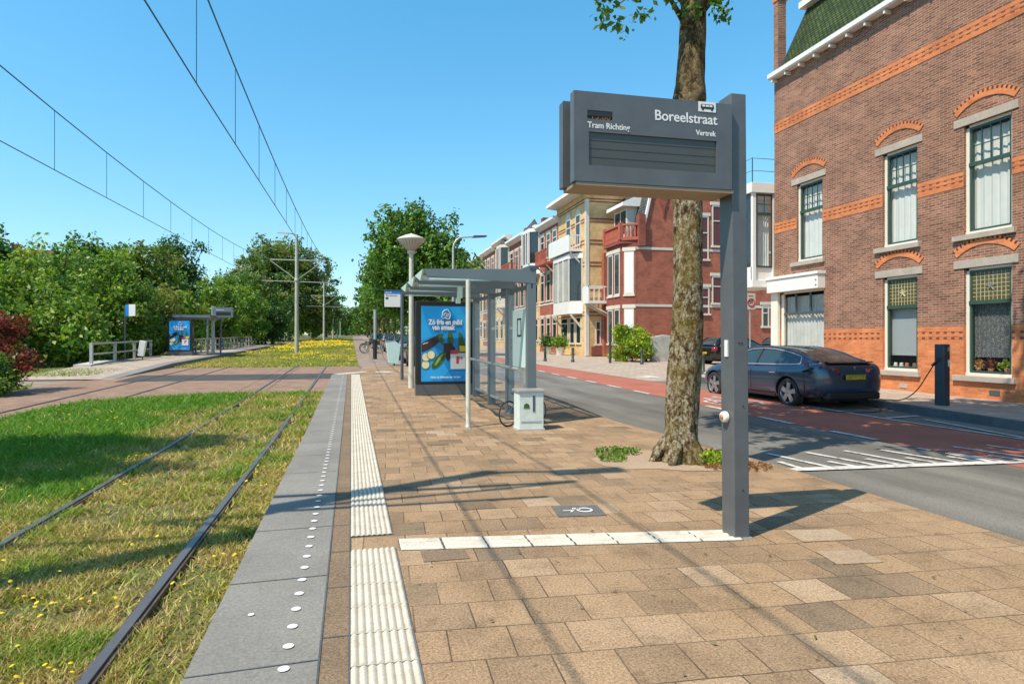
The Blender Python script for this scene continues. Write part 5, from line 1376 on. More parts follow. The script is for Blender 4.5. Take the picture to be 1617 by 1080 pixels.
MB().bar((0, .5, .3), (0, .35, 1.05), .06, .06).build('steering_column', 'm_black', t); MB().box(-.15, .15, -.55, -.05, .62, .78).build('saddle', 'm_black', t, bevel=.04); MB().tube([(-.3, .3, 1.05), (.3, .3, 1.05)], .02, 6).build('handlebar', 'm_black', t)
# ================================================================= BUILDINGS
def wall_x(mb, X, y0, y1, z0, z1, holes, depth=.14, mi=0, out=-1):
    """wall in the plane x = X facing -x, with openings (ya, yb, za, zb) and their reveals"""
    ys = sorted({y0, y1} | {v for h in holes for v in h[:2] if y0 < v < y1}); zs = sorted({z0, z1} | {v for h in holes for v in h[2:] if z0 < v < z1})
    for i in range(len(ys)-1):
        for j in range(len(zs)-1):
            cy, cz = (ys[i]+ys[i+1])/2, (zs[j]+zs[j+1])/2
            if any(h[0] < cy < h[1] and h[2] < cz < h[3] for h in holes): continue
            mb.add([(X,ys[i],zs[j]),(X,ys[i+1],zs[j]),(X,ys[i+1],zs[j+1]),(X,ys[i],zs[j+1])], [(0,3,2,1)], mi)
    for a, b_, c, d in holes:
        c_, d_ = max(c, z0), min(d, z1)
        if c_ >= d_: continue
        e = X+depth
        mb.add([(X,a,c_),(X,a,d_),(e,a,d_),(e,a,c_)], [(0,1,2,3)], mi)
        mb.add([(X,b_,c_),(X,b_,d_),(e,b_,d_),(e,b_,c_)], [(0,3,2,1)], mi)
        if c > z0: mb.add([(X,a,c),(X,b_,c),(e,b_,c),(e,a,c)], [(0,3,2,1)], mi)
        if d < z1: mb.add([(X,a,d),(X,b_,d),(e,b_,d),(e,a,d)], [(0,1,2,3)], mi)
FX = 14.6
O = (FX, 12, 0)
house = empty('brick_house', O, 0, 'big corner house of brown brick with orange bands and arches, on the right', 'house')
YN, YS = 18.92, 3.0
wins = {  # (ya, yb, za, zb)
 'u1': (16.66, 17.80, 4.02, 6.62), 'u2': (13.33, 14.41, 4.0, 6.62), 'u3': (10.97, 12.08, 3.97, 6.62), 'u4': (7.7, 8.8, 3.97, 6.62), 'u5': (4.8, 5.9, 3.97, 6.62),
 'g2': (13.33, 14.41, .58, 3.16), 'g3': (10.97, 12.08, .56, 3.16), 'g4': (7.7, 8.8, .56, 3.16), 'g5': (4.8, 5.9, .56, 3.16), 'shop': (16.60, 18.62, .25, 3.06)}
H_ = list(wins.values())
w_ = MB(); wall_x(w_, FX, YS, YN, 1.76, 10.9, H_)
w_.add([(FX,YN,1.76),(26,YN,1.76),(26,YN,10.9),(FX,YN,10.9)], [(0,3,2,1)]); w_.add([(FX,YS,1.76),(26,YS,1.76),(26,YS,10.9),(FX,YS,10.9)], [(0,1,2,3)])
w_.add([(26,YS,-.2),(26,YN,-.2),(26,YN,10.9),(26,YS,10.9)], [(0,1,2,3)])
w_.build('wall', 'm_brown_brick', house, O)
w_ = MB(); wall_x(w_, FX, YS, YN, -.3, 1.76, H_); w_.add([(FX,YN,-.3),(26,YN,-.3),(26,YN,1.76),(FX,YN,1.76)], [(0,3,2,1)]); w_.add([(FX,YS,-.3),(26,YS,-.3),(26,YS,1.76),(FX,YS,1.76)], [(0,1,2,3)])
w_.build('plinth_wall', 'm_orange_brick', house, O)
# banded courses, broken by the windows
def bandrows(name, z0, rows, cuts):
    ycuts = sorted(cuts); segs = []; a = YS
    for c, d in ycuts: segs.append((a, c)); a = d
    segs.append((a, YN+.006))
    for (a, b_) in segs:
        z = z0; mo = MB(); md = MB()
        for kind, h in rows:
            if kind == 'o': mo.box(FX-.012, FX, a, b_, z, z+h)
            else: md.box(FX-.006, FX, a, b_, z, z+h)
            z += h
        mo.build(name, 'm_orange_brick', house, O); md.build(name+'_dentils', 'm_dentil', house, O)
bandrows('upper_band', 8.68, (('o', .12), ('d', .04), ('o', .07), ('d', .04), ('o', .10)), [])
uc = [wins[k][:2] for k in ('u5', 'u4', 'u3', 'u2', 'u1')]
bandrows('middle_band', 5.16, (('o', .12), ('d', .04), ('o', .07), ('d', .04), ('o', .10)), uc)
gc = [wins[k][:2] for k in ('g5', 'g4', 'g3', 'g2', 'shop')]
bandrows('lower_band', 1.44, (('d', .055), ('o', .08), ('d', .055), ('o', .13)), gc)
# lintels, arches, sills
def arch(y0, y1, z, name):
    mb = MB(); n = 15; cy = (y0+y1)/2; half = (y1-y0)/2; rise_ = .26; Rr = (half*half+rise_*rise_)/(2*rise_); zc = z+rise_-Rr; a0 = math.asin(half/Rr)
    for k in range(n):
        ta = -a0+2*a0*k/n; tb = -a0+2*a0*(k+1)/n
        for (ra, rb, mi, pr, u0, u1) in ((Rr-.03, Rr+.09, 0, .022, 0, 1), (Rr+.09, Rr+.165, 0, .022, 0, .55), (Rr+.09, Rr+.165, 1, .006, .55, 1)):
            t0 = ta+(tb-ta)*u0; t1 = ta+(tb-ta)*u1
            P = [(cy+r_*math.sin(t), zc+r_*math.cos(t)) for r_, t in ((ra, t0), (ra, t1), (rb, t1), (rb, t0))]
            mb.prism(P, 'x', FX-pr, FX+.001, mi)
    mb.build(name, ['m_orange_brick', 'm_bricktooth'], house, O)
for k, (ya, yb, za, zb) in wins.items():
    if k == 'shop': continue
    MB().box(FX-.03, FX+.01, ya-.15, yb+.24, zb+.005, zb+.20).build('lintel', 'm_stone_lintel', house, O, bevel=.005)
    arch(ya-.08, yb+.18, zb+.30, 'brick_arch')
    MB().box(FX-.09, FX+.02, ya-.10, yb+.24, za-.13, za-.002).build('sill', 'm_stone_lintel', house, O, bevel=.006)
for y in (13.75, 11.35):
    MB().box(FX-.012, FX, y-.12, y+.12, .13, .25).build('vent', 'm_steel_dark' if y < 12 else 'm_stone_lintel', house, O)
def curtain_mb(X, ya, yb, za, zb, waves=9, amp=.011):
    mb = MB(); n = 60; vs = []
    for j in (0, 1):
        for i in range(n+1):
            u = i/n; vs.append((X+amp*(math.sin(u*waves*6.28+2.2*math.sin(u*5))+.5*math.sin(u*waves*11+1)), ya+(yb-ya)*u, za+(zb-za)*j))
    mb.add(vs, [(i, i+1, n+2+i, n+1+i)[::-1] for i in range(n)], 0, True); return mb
def sash(key, style):
    ya, yb, za, zb = wins[key]; X = FX+.07; fw = .06
    f = MB(); f.box(X, X+.07, ya, ya+fw, za, zb); f.box(X, X+.07, yb-.075, yb, za, zb); f.box(X, X+.07, ya, yb, zb-fw, zb); f.box(X-.02, X+.07, ya, yb, za, za+.07)
    wo = f.build('window', 'm_cream', house, O)
    zt = za+(zb-za)*.62 if style != 'stained' else za+(zb-za)*.66
    g = MB(); gw = .055; X2 = X+.02; a, b_ = ya+fw, yb-.075; z0, z1 = za+.07, zb-fw
    g.box(X2, X2+.05, a, a+gw, z0, z1); g.box(X2, X2+.05, b_-gw, b_, z0, z1); g.box(X2, X2+.05, a+gw, b_-gw, z1-gw, z1); g.box(X2, X2+.05, a+gw, b_-gw, z0, z0+gw)
    g.box(X2-.035, X2+.05, a, b_, zt, zt+.09)
    if style == 'net':
        for k in range(1, 4): yy = a+gw+(b_-a-2*gw)*k/4; g.box(X2+.01, X2+.035, yy-.013, yy+.013, zt+.09, z1-gw)
        zm = (zt+.09+z1-gw)/2; g.box(X2+.012, X2+.033, a+gw, b_-gw, zm-.013, zm+.013)
    g.build('sash_frame', 'm_green_paint', wo, O)
    MB().box(X2+.02, X2+.024, a+gw, b_-gw, z0+gw, zt).build('pane', 'm_pane', wo, O)
    if style == 'stained':
        MB().box(X2+.02, X2+.024, a+gw, b_-gw, zt+.09, z1-gw).build('stained_pane', 'm_stained', wo, O)
        le = MB(); 
        for k in range(1, 9): yy = a+gw+(b_-a-2*gw)*k/9; le.box(X2+.012, X2+.02, yy-.005, yy+.005, zt+.09, z1-gw)
        for k in range(1, 7): zz_ = zt+.09+(z1-gw-zt-.09)*k/7; le.box(X2+.013, X2+.019, a+gw, b_-gw, zz_-.005, zz_+.005)
        le.build('leading', 'm_lead', wo, O)
        st_ = MB(); cy, cz = (a+b_)/2, (zt+z1)/2
        for k in range(5):
            t_ = 6.283*k/5+.3; st_.bar((X2+.008, cy, cz), (X2+.008, cy+.11*math.cos(t_), cz+.11*math.sin(t_)), .03, .01)
        st_.build('star_ornament', 'm_slice' if key == 'g2' else 'm_galv', wo, O)
    else: MB().box(X2+.02, X2+.024, a+gw, b_-gw, zt+.09, z1-gw).build('upper_pane', 'm_pane', wo, O)
    XC = X+.16
    if style == 'net': curtain_mb(XC, ya, yb, za, zb-.15, 7).build('net_curtain', 'm_curtain', wo, O)
    elif key in ('g2', 'g4'): MB().box(XC, XC+.006, ya, yb, za+.42, zt+.1).build('roller_blind', 'm_blind', wo, O)
    else: curtain_mb(XC, ya, yb, za+.45, zt+.1, 12, .01).build('lace_curtain', 'm_lace', wo, O)
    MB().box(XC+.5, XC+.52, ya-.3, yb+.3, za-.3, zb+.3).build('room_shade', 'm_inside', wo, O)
for k in ('u1', 'u2', 'u3', 'u4', 'u5'): sash(k, 'net')
for k in ('g2', 'g3', 'g4', 'g5'): sash(k, 'stained')
# shop window under its white beam
mb = MB(); mb.box(FX-.28, FX+.02, 16.55, 18.96, 3.06, 3.50); mb.box(FX-.32, FX+.02, 16.52, 19.0, 3.505, 3.60); mb.build('shop_beam', 'm_white_paint', house, O, bevel=.01)
for z in (3.18, 3.34): MB().lathe((FX-.285, 16.62, z), [(0, -.02), (.03, -.015), (.035, .01)], 12, axis='x').build('beam_lamp', 'm_galv', house, O)
MB().box(FX-.10, FX+.12, 18.63, 18.98, -.2, 3.055).build('shop_pillar', 'm_cream', house, O, bevel=.01)
f = MB(); ya, yb, za, zb = wins['shop']; X = FX+.05
f.box(X, X+.07, ya, ya+.05, za, zb); f.box(X, X+.07, yb-.12, yb, za, zb); f.box(X, X+.07, ya, yb, zb-.06, zb); f.box(X, X+.07, ya, yb, za, za+.08)
wo = f.build('window', 'm_cream', house, O)
g = MB(); g.box(X+.01, X+.06, ya, yb, 2.28, 2.36)
for q in (.33, .66): yy = ya+(yb-ya)*q; g.box(X+.01, X+.06, yy-.03, yy+.03, 2.36, zb)
g.build('sash_frame', 'm_steel_dark', wo, O); MB().box(X+.03, X+.034, ya+.05, yb-.12, za+.08, zb-.06).build('pane', 'm_pane', wo, O)
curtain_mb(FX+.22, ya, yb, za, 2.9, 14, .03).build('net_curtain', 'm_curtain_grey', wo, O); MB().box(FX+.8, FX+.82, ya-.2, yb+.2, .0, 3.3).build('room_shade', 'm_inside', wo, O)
# gutter, roof, corner pier
mb = MB(); mb.prism([(FX-.28, 10.60), (FX-.28, 10.74), (FX+.1, 10.78), (FX+.1, 10.56), (FX-.24, 10.56)], 'y', YS, 18.93); mb.build('gutter', 'm_white_paint', house, O)
mb = MB()
for k in range(24): y = 3.6+k*.66; mb.box(FX-.22, FX+.0, y-.03, y+.03, 10.44, 10.535)
mb.build('gutter_brackets', 'm_cream', house, O)
rf = MB(); zt = 13.0
rf.add([(FX+.02,YS,10.79),(FX+.02,18.66,10.79),(FX+1.0,18.45,zt),(FX+1.0,YS,zt)], [(0,3,2,1)])
rf.add([(FX+.02,18.66,10.79),(26,18.66,10.79),(26,18.45,zt),(FX+1.0,18.45,zt)], [(0,3,2,1)])
rf.add([(FX+1.0,YS,zt),(FX+1.0,18.45,zt),(26,18.45,zt),(26,YS,zt)], [(0,1,2,3)]); rf.add([(FX+.02,YS,10.79),(FX+1,YS,zt),(26,YS,zt),(26,YS,10.79)], [(0,1,2,3)])
rf.add([(FX,YS,10.9),(FX,YN,10.9),(26,YN,10.9),(26,YS,10.9)], [(0,1,2,3)])
rf.build('roof', 'm_roof_green', house, O)
mb = MB(); mb.box(FX+.72, FX+1.3, YS, 18.6, zt+.0, zt+.22); mb.box(FX+1.3, 26, 18.2, 18.6, zt, zt+.22); mb.build('roof_trim', 'm_white_paint', house, O)
mb = MB(); mb.bar((FX+.01,18.67,10.8), (FX+.99,18.46,zt), .06, .05); mb.build('hip_flashing', 'm_steel_dark', house, O)
MB().box(FX-.02, FX+.30, 18.70, 18.93, 10.5, 14.2).build('corner_pier', 'm_brown_brick', house, O)
MB().box(FX-.05, FX+.34, 18.66, 18.97, 13.3, 13.45).build('pier_cap', 'm_orange_brick', house, O)
# white oriel hung on the corner
x0, x1, y0, y1 = 13.78, 14.98, 18.97, 20.5
bo = MB(); bo.box(x0-.02, x1, y0, y1, 3.28, 3.52); bo.box(x0, x1, y0+.07, y1, 3.52, 4.0); bo.box(x0-.08, x1, y0-.05, y1, 6.60, 6.95)
for x in (x0, ): bo.box(x, x+.13, y0, y0+.12, 3.52, 6.6)
bo.box(x1-.4, x1, y0, y0+.12, 3.52, 6.6); bo.box(x0, x0+.1, y1-.12, y1, 3.52, 6.6); ori = bo.build('oriel', 'm_white_paint', house, O, bevel=.008)
mb = MB(); mb.box(x0+.16, x0+.20, y0+.02, y0+.06, 3.98, 6.58); mb.box(x1-.44, x1-.40, y0+.02, y0+.06, 3.98, 6.58); mb.box(x0+.2, x1-.44, y0+.02, y0+.06, 5.82, 5.92); mb.box(x0+.2, x1-.44, y0+.02, y0+.06, 3.98, 4.04); mb.box(x0+.2, x1-.44, y0+.02, y0+.06, 6.5, 6.58)
mb.box((x0+x1-.24)/2-.012, (x0+x1-.24)/2+.012, y0+.03, y0+.05, 5.92, 6.5); mb.box(x0+.2, x1-.44, y0+.03, y0+.05, 6.2, 6.225)
mb.build('sash_frame', 'm_green_paint', ori, O); MB().box(x0+.2, x1-.44, y0+.055, y0+.06, 4.04, 6.5).build('pane', 'm_pane', ori, O)
mb = MB(); n = 30; vs = [(x0+.14+(x1-.54-x0)*i/n, y0+.2+.02*math.sin(i*1.5), z) for z in (4.0, 6.4) for i in range(n+1)]; mb.add(vs, [(i, i+1, n+2+i, n+1+i) for i in range(n)], 0, True); mb.build('net_curtain', 'm_curtain', ori, O)
MB().box(x0+.03, x0+.035, y0+.12, y1-.12, 4.0, 6.6).build('side_pane', 'm_pane_dark', ori, O)
rl = MB()
for x, y in ((x0+.05, y0+.1), (x0+.05, y1-.1), (x1-.1, y0+.1)): rl.tube([(x, y, 6.95), (x, y, 7.85)], .02, 6)
for z in (7.4, 7.84): rl.tube([(x0+.05, y1-.1, z), (x0+.05, y0+.1, z), (x1-.1, y0+.1, z)], .012, 6)
rl.build('roof_railing', 'm_steel_dark', house, O)
# things on the window sills, inside
def sillplant(y, z, pal, label, r_=.13):
    t = empty('potted_plant', (FX+.24, y, z), 0, label, 'plant'); MB().lathe((0,0,0), [(.04,0),(.055,.02),(.065,.11),(.06,.12)], 12).build('pot', 'm_terracotta', t)
    n = 160; C = rng.normal(size=(n, 3))*np.array([.04, r_, .06])+np.array([0, 0, .2]); leafcloud('foliage', C, .035, pal, t, rng.integers(0, 5, n), np.zeros((n, 3)))
sillplant(11.25, .64, PAL_YEL, 'yellow green plant on the sill of the lace curtain window')
sillplant(11.62, .64, PAL_RED, 'red flowering plant on the sill of the lace curtain window', .07)
sillplant(11.9, .64, [(.5, .25, .04), (.6, .5, .3)], 'orange and white plant on the sill of the lace curtain window', .05)
for k, (y, m_) in enumerate(((14.2, 'm_white'), (14.02, 'm_cream'), (13.85, 'm_terracotta'), (13.62, 'm_bark_sand'), (13.5, 'm_red'))):
    mb = MB(); mb.lathe((0,0,0), [(.0,0),(.05,.0),(.06,.06),(.04,.11),(.05,.14),(.0,.15)], 12)
    mb.build('sill_ornament', m_, None).location = (FX+.22, y, .65)
    o = COL.objects[-1]; o = bpy.data.objects[[q.name for q in bpy.data.objects if q.name.startswith('sill_ornament')][-1]]
    tag(o, ['white', 'cream', 'terracotta', 'brown', 'red'][k]+' ornament on the sill below the roller blind', 'ornament')

# ---- simple town houses further down the street
def win_x(parent, O, X, ya, yb, za, zb, frame='m_trim_white', arched=False, split=.68, lintel=None, glass='m_pane_dark', curtain=False):
    """window in a wall facing -x: frame proud of the wall, dark pane inside"""
    f = MB(); t_ = .09; pr = .05
    f.box(X-pr, X+.05, ya, ya+t_, za, zb); f.box(X-pr, X+.05, yb-t_, yb, za, zb); f.box(X-pr, X+.05, ya+t_, yb-t_, zb-t_, zb); f.box(X-pr-.05, X+.05, ya-.05, yb+.05, za-.10, za+.02)
    zt = za+(zb-za)*split; f.box(X-pr, X+.05, ya+t_, yb-t_, zt, zt+.08)
    if arched:
        cy = (ya+yb)/2; r_ = (yb-ya)/2; pts = [(cy+r_*math.cos(a), zb+r_*.8*math.sin(a)) for a in np.linspace(0, math.pi, 11)]
        f.prism(pts, 'x', X-pr, X+.05)
    o = f.build('window', frame, parent, O)
    MB().box(X-.012, X-.008, ya+t_*.5, yb-t_*.5, za, zb-t_*.5).build('pane', glass, o, O)
    if lintel: MB().box(X-.07, X+.02, ya-.12, yb+.12, zb+.02+(.0 if not arched else (yb-ya)*.42), zb+.2+(.0 if not arched else (yb-ya)*.42)).build('lintel', lintel, parent, O)
    return o
def win_y(parent, O, Y, xa, xb, za, zb, frame='m_trim_white', split=.6, glass='m_pane_dark', lintel='m_trim_white'):
    f = MB(); t_ = .08; pr = .05
    f.box(xa, xa+t_, Y-pr, Y+.05, za, zb); f.box(xb-t_, xb, Y-pr, Y+.05, za, zb); f.box(xa+t_, xb-t_, Y-pr, Y+.05, zb-t_, zb); f.box(xa-.08, xb+.08, Y-pr-.06, Y+.05, za-.12, za+.01)
    zt = za+(zb-za)*split; f.box(xa+t_, xb-t_, Y-pr, Y+.05, zt, zt+.07)
    o = f.build('window', frame, parent, O); MB().box(xa+t_*.5, xb-t_*.5, Y-.012, Y-.008, za, zb-t_*.5).build('pane', glass, o, O)
    if lintel: MB().box(xa-.12, xb+.12, Y-.07, Y+.02, zb+.015, zb+.22).build('lintel', lintel, parent, O)
def balcony(parent, O, X, ya, yb, z, mat, depth=.9, h=.95, solid=True, name='balcony', brackets=True):
    mb = MB(); mb.box(X-depth, X, ya, yb, z-.18, z)
    if solid: mb.box(X-depth, X-depth+.06, ya, yb, z, z+h)
    else:
        mb.box(X-depth, X-depth+.08, ya, yb, z+h-.1, z+h); mb.box(X-depth, X-depth+.07, ya, yb, z, z+.14)
        n = int((yb-ya)/.2)
        for k in range(n+1): y = ya+.03+(yb-ya-.06)*k/n; mb.box(X-depth+.015, X-depth+.055, y-.03, y+.03, z+.14, z+h-.1)
    for y in (ya, yb-.05):
        mb.box(X-depth, X, y, y+.05, z+h-.08, z+h)
        n = 5
        for k in range(n): x = X-depth+.1+(depth-.15)*k/n; mb.box(x, x+.03, y+.01, y+.04, z, z+h-.08)
    o = mb.build(name, mat, parent, O)
    if brackets:
        b_ = MB()
        for y in (ya+.15, yb-.25): b_.bar((X-depth+.1, y, z-.2), (X, y, z-1.1), .09, .09); b_.box(X-.07, X, y-.05, y+.05, z-1.3, z-.2)
        b_.build('balcony_bracket', 'm_trim_white', parent, O)
    return o
def blockwall(parent, O, X, y0, y1, z1, mat, depth=9, name='wall'):
    z0 = rise(y0)-.5; return MB().box(X, X+depth, y0, y1, z0, z1).build(name, mat, parent, O)

# -- yellow corner house
X = 16.05; O = (X, 40.5, rise(40.5)); z_ = rise(41)-.1
yh = empty('yellow_brick_house', O, 0, 'yellow brick house with twin arched windows, white balcony and large glazed bay', 'house')
blockwall(yh, O, X, 40.3, 46.2, 11.75, 'm_yellow_brick')
bd = MB()
for z in (3.1, 3.35, 4.9, 6.6, 6.85, 8.15, 8.4, 9.7, 9.9, 11.1, 11.3): bd.box(X-.02, X+5, 40.27, 46.1, z, z+.07)
bd.build('brown_band', 'm_red_brick_dark', yh, O)
bd = MB(); bd.box(X-.03, X+.22, 40.26, 40.5, z_, 11.3); bd.build('corner_quoin', 'm_trim_white', yh, O)
mb = MB(); mb.prism([(X-.9, 11.85), (X-.85, 12.1), (X+9, 12.2), (X+9, 11.76), (X, 11.76)], 'y', 39.7, 46.6); mb.build('cornice', 'm_white_paint', yh, O)
mb = MB(); mb.prism([(X-.7, 12.15), (X+3, 13.3), (X+9, 13.3), (X+9, 12.15)], 'y', 40, 46.4); mb.build('roof', 'm_roof_grey', yh, O)
win_x(yh, O, X, 41.3, 42.3, 8.3, 10.5, arched=True); win_x(yh, O, X, 43.3, 44.3, 8.3, 10.5, arched=True)
balcony(yh, O, X, 41.0, 45.6, 7.9, 'm_white_paint', 1.0, 1.0)
bay = MB(); bay.prism([(X, 40.9), (X-.85, 41.5), (X-.85, 44.9), (X, 45.5)], 'z', 3.3, 4.2); b1 = bay.build('bay_base', 'm_white_paint', yh, O)
bay = MB(); bay.prism([(X, 40.9), (X-.85, 41.5), (X-.85, 44.9), (X, 45.5)], 'z', 7.25, 7.6); bay.build('bay_top', 'm_white_paint', yh, O)
gl = MB(); gl.prism([(X, 41.0), (X-.78, 41.55), (X-.78, 44.85), (X, 45.4)], 'z', 4.2, 7.25); gb = gl.build('bay_glass', 'm_pane_dark', yh, O)
cu_ = MB()
for k in range(14): cu_.box(X-.80, X-.785, 41.7+k*.22, 41.8+k*.22, 4.25, 7.2)
cu_.build('bay_curtain', 'm_curtain_grey', gb, O)
fr = MB()
for x, y in ((X-.83, 41.5), (X-.83, 42.7), (X-.83, 43.8), (X-.83, 44.85), (X-.04, 40.93), (X-.04, 45.4)): fr.box(x-.05, x+.05, y-.05, y+.05, 4.2, 7.25)
fr.build('bay_frame', 'm_trim_white', yh, O)
bb = MB()
for y in (41.2, 45.1): bb.bar((X-.8, y, 3.2), (X, y, 2.3), .12, .12)
bb.build('bay_bracket', 'm_trim_white', yh, O)
for ya, yb in ((41.2, 42.2), (42.5, 43.5), (43.9, 45.4)): win_x(yh, O, X, ya, yb, 1.2, 3.1, split=.75)
# yellow side with narrow door and white side balcony
for (xa, xb, za, zb) in ((16.75, 17.15, 1.15, 2.75),): win_y(yh, O, 40.3, xa, xb, za, zb, glass='m_door_dark', lintel=None)
mb = MB(); mb.box(X+.35, X+1.25, 40.1, 40.3, .35, .95); mb.build('side_plinth', 'm_red_brick_dark', yh, O)
# -- red corner house
X = 17.7; Y = 36.0; O = (X, Y, rise(Y)-.1); z0 = rise(Y)-.3
rh = empty('red_brick_house', O, 0, 'red brick corner house with white bands, corner bay and balustraded balcony', 'house')
mb = MB(); mb.prism([(17.7, z0), (17.7, 7.55), (18.05, 7.75), (18.85, 11.3), (34, 11.3), (34, z0)], 'y', Y, Y+4.28); mb.build('wall', 'm_red_brick', rh, O)
mb = MB(); mb.bar((18.0, Y-.06, 7.7), (18.85, Y-.06, 11.4), .14, .16); mb.build('verge_board', 'm_white_paint', rh, O)
mb = MB(); mb.add([(17.95,Y+.02,7.7),(17.95,40.25,7.7),(18.8,40.25,11.4),(18.8,Y+.02,11.4)], [(0,3,2,1)]); mb.build('roof', 'm_roof_grey', rh, O)
dm = MB(); dm.box(17.75, 19, 37.4, 39.4, 8.2, 10.2); do = dm.build('dormer', 'm_trim_white', rh, O); MB().box(17.73, 17.745, 37.55, 38.3, 8.5, 10.0).build('pane', 'm_pane_dark', do, O); MB().box(17.73, 17.745, 38.45, 39.2, 8.5, 10.0).build('pane', 'm_pane_dark', do, O)
mb = MB(); mb.prism([(17.3, 10.2), (17.35, 10.45), (19, 11.2), (19, 10.2)], 'y', 37.1, 39.7); mb.build('dormer_roof', 'm_white_paint', rh, O)
bp = [(17.75, 35.98), (16.98, 36.55), (16.98, 38.9), (17.75, 39.6)]
mb = MB(); mb.prism(bp, 'z', z0, 7.6); mb.build('corner_bay', 'm_red_brick_dark', rh, O)
def facet(p, q, u0, u1, z0_, z1_, pr, mat, name, parent, t=.05):
    P = Vector((*p, 0)); Q = Vector((*q, 0)); d = (Q-P).normalized(); nrm = Vector((d.y, -d.x, 0))
    if nrm.x > 0: nrm = -nrm
    a = P+d*u0+nrm*pr; b_ = P+d*u1+nrm*pr; c = a-nrm*t; e = b_-nrm*t
    mb = MB(); vs = [(v.x, v.y, z) for z in (z0_, z1_) for v in (a, b_, e, c)]
    mb.add(vs, [(0,3,2,1),(4,5,6,7),(0,1,5,4),(1,2,6,5),(2,3,7,6),(3,0,4,7)]); return mb.build(name, mat, parent, O)
def bay_windows(levels):
    for za, zb in levels:
        for (p, q, u0, u1) in ((bp[0], bp[1], .16, .80), (bp[1], bp[2], .25, 1.05), (bp[1], bp[2], 1.3, 2.1), (bp[2], bp[3], .15, .85)):
            w_ = facet(p, q, u0, u1, za, zb, .03, 'm_trim_white', 'window', rh); facet(p, q, u0+.09, u1-.09, za+.1, zb-.1, .036, 'm_pane_dark' if q != bp[1] else 'm_curtain', 'pane', w_, .01)
            facet(p, q, u0-.1, u1+.1, zb+.01, zb+.25, .06, 'm_trim_white', 'lintel', rh)
            facet(p, q, u0-.05, u1+.05, za-.12, za-.01, .07, 'm_trim_white', 'sill', rh)
bay_windows([(1.2, 3.45), (4.35, 7.1)])
def balus(p, q, z, first=False):
    P = Vector((*p, 0)); Q = Vector((*q, 0)); L_ = (Q-P).length; d = (Q-P)/L_
    mb = MB(); mb.bar((p[0], p[1], z+.05), (q[0], q[1], z+.05), .22, .2); mb.bar((p[0], p[1], z+.95), (q[0], q[1], z+.95), .2, .12)
    n = max(2, int(L_/.2))
    for k in range(n): v = P+d*(L_*(k+.5)/n); mb.tube([(v.x, v.y, z+.1), (v.x, v.y, z+.4), (v.x, v.y, z+.9)], [.05, .075, .04], 7)
    for v in ((P, Q) if first else (Q,)): mb.box(v.x-.13, v.x+.13, v.y-.13, v.y+.13, z, z+1.08)
    mb.build('balustrade', 'm_balustrade', rh, O)
bp2 = [(17.95, 35.9), (16.9, 36.5), (16.9, 38.95), (17.7, 39.65)]
for a, b_ in zip(bp2[:-1], bp2[1:]): balus(a, b_, 7.85, a == bp2[0])
mb = MB(); mb.prism([(18.1, 35.85), (16.8, 36.45), (16.8, 39.0), (17.8, 39.75), (18.5, 39)], 'z', 7.6, 7.84); mb.build('balcony_floor', 'm_red_brick_dark', rh, O)
MB().box(17.8, 18.25, 35.72, 36.15, 7.4, 9.4).build('corner_pier', 'm_red_brick_dark', rh, O)
tb_ = MB()
for z in (7.2, 3.55): tb_.box(17.72, 34, Y-.03, Y+.01, z, z+.16)
tb_.build('white_band', 'm_trim_white', rh, O)
for (xa, xb, za, zb) in ((23.1, 23.85, 7.6, 10.25), (22.2, 22.85, 6.7, 9.5), (23.1, 23.85, 3.85, 5.6), (22.2, 22.9, 3.15, 4.85), (26.82, 27.35, 2.35, 3.75), (24.8, 25.6, 7.6, 10.2)):
    win_y(rh, O, Y, xa, xb, za, zb, glass='m_pane_dark' if xa > 24 else 'm_door_dark')
mb = MB(); mb.prism([(19.3, 10.9), (19.9, 10.9), (19.85, 10.3), (19.7, 9.9), (19.6, 9.3), (19.5, 9.9), (19.35, 10.3)], 'y', Y-.1, Y); mb.build('brick_ornament', 'm_red_brick_dark', rh, O)
mb = MB(); mb.tube([(17.62, 39.75, z0), (17.62, 39.75, 7.6)], .05, 8); mb.build('drainpipe', 'm_steel_grey', rh, O)
# white side balcony between the two houses
balcony(rh, O, 17.6, 39.0, 40.1, 4.1, 'm_white_paint', 1.9, 1.0)
mb = MB(); mb.box(17.2, 17.7, 39.9, 40.28, z0, 7.5); mb.build('link_wall', 'm_red_brick', rh, O)

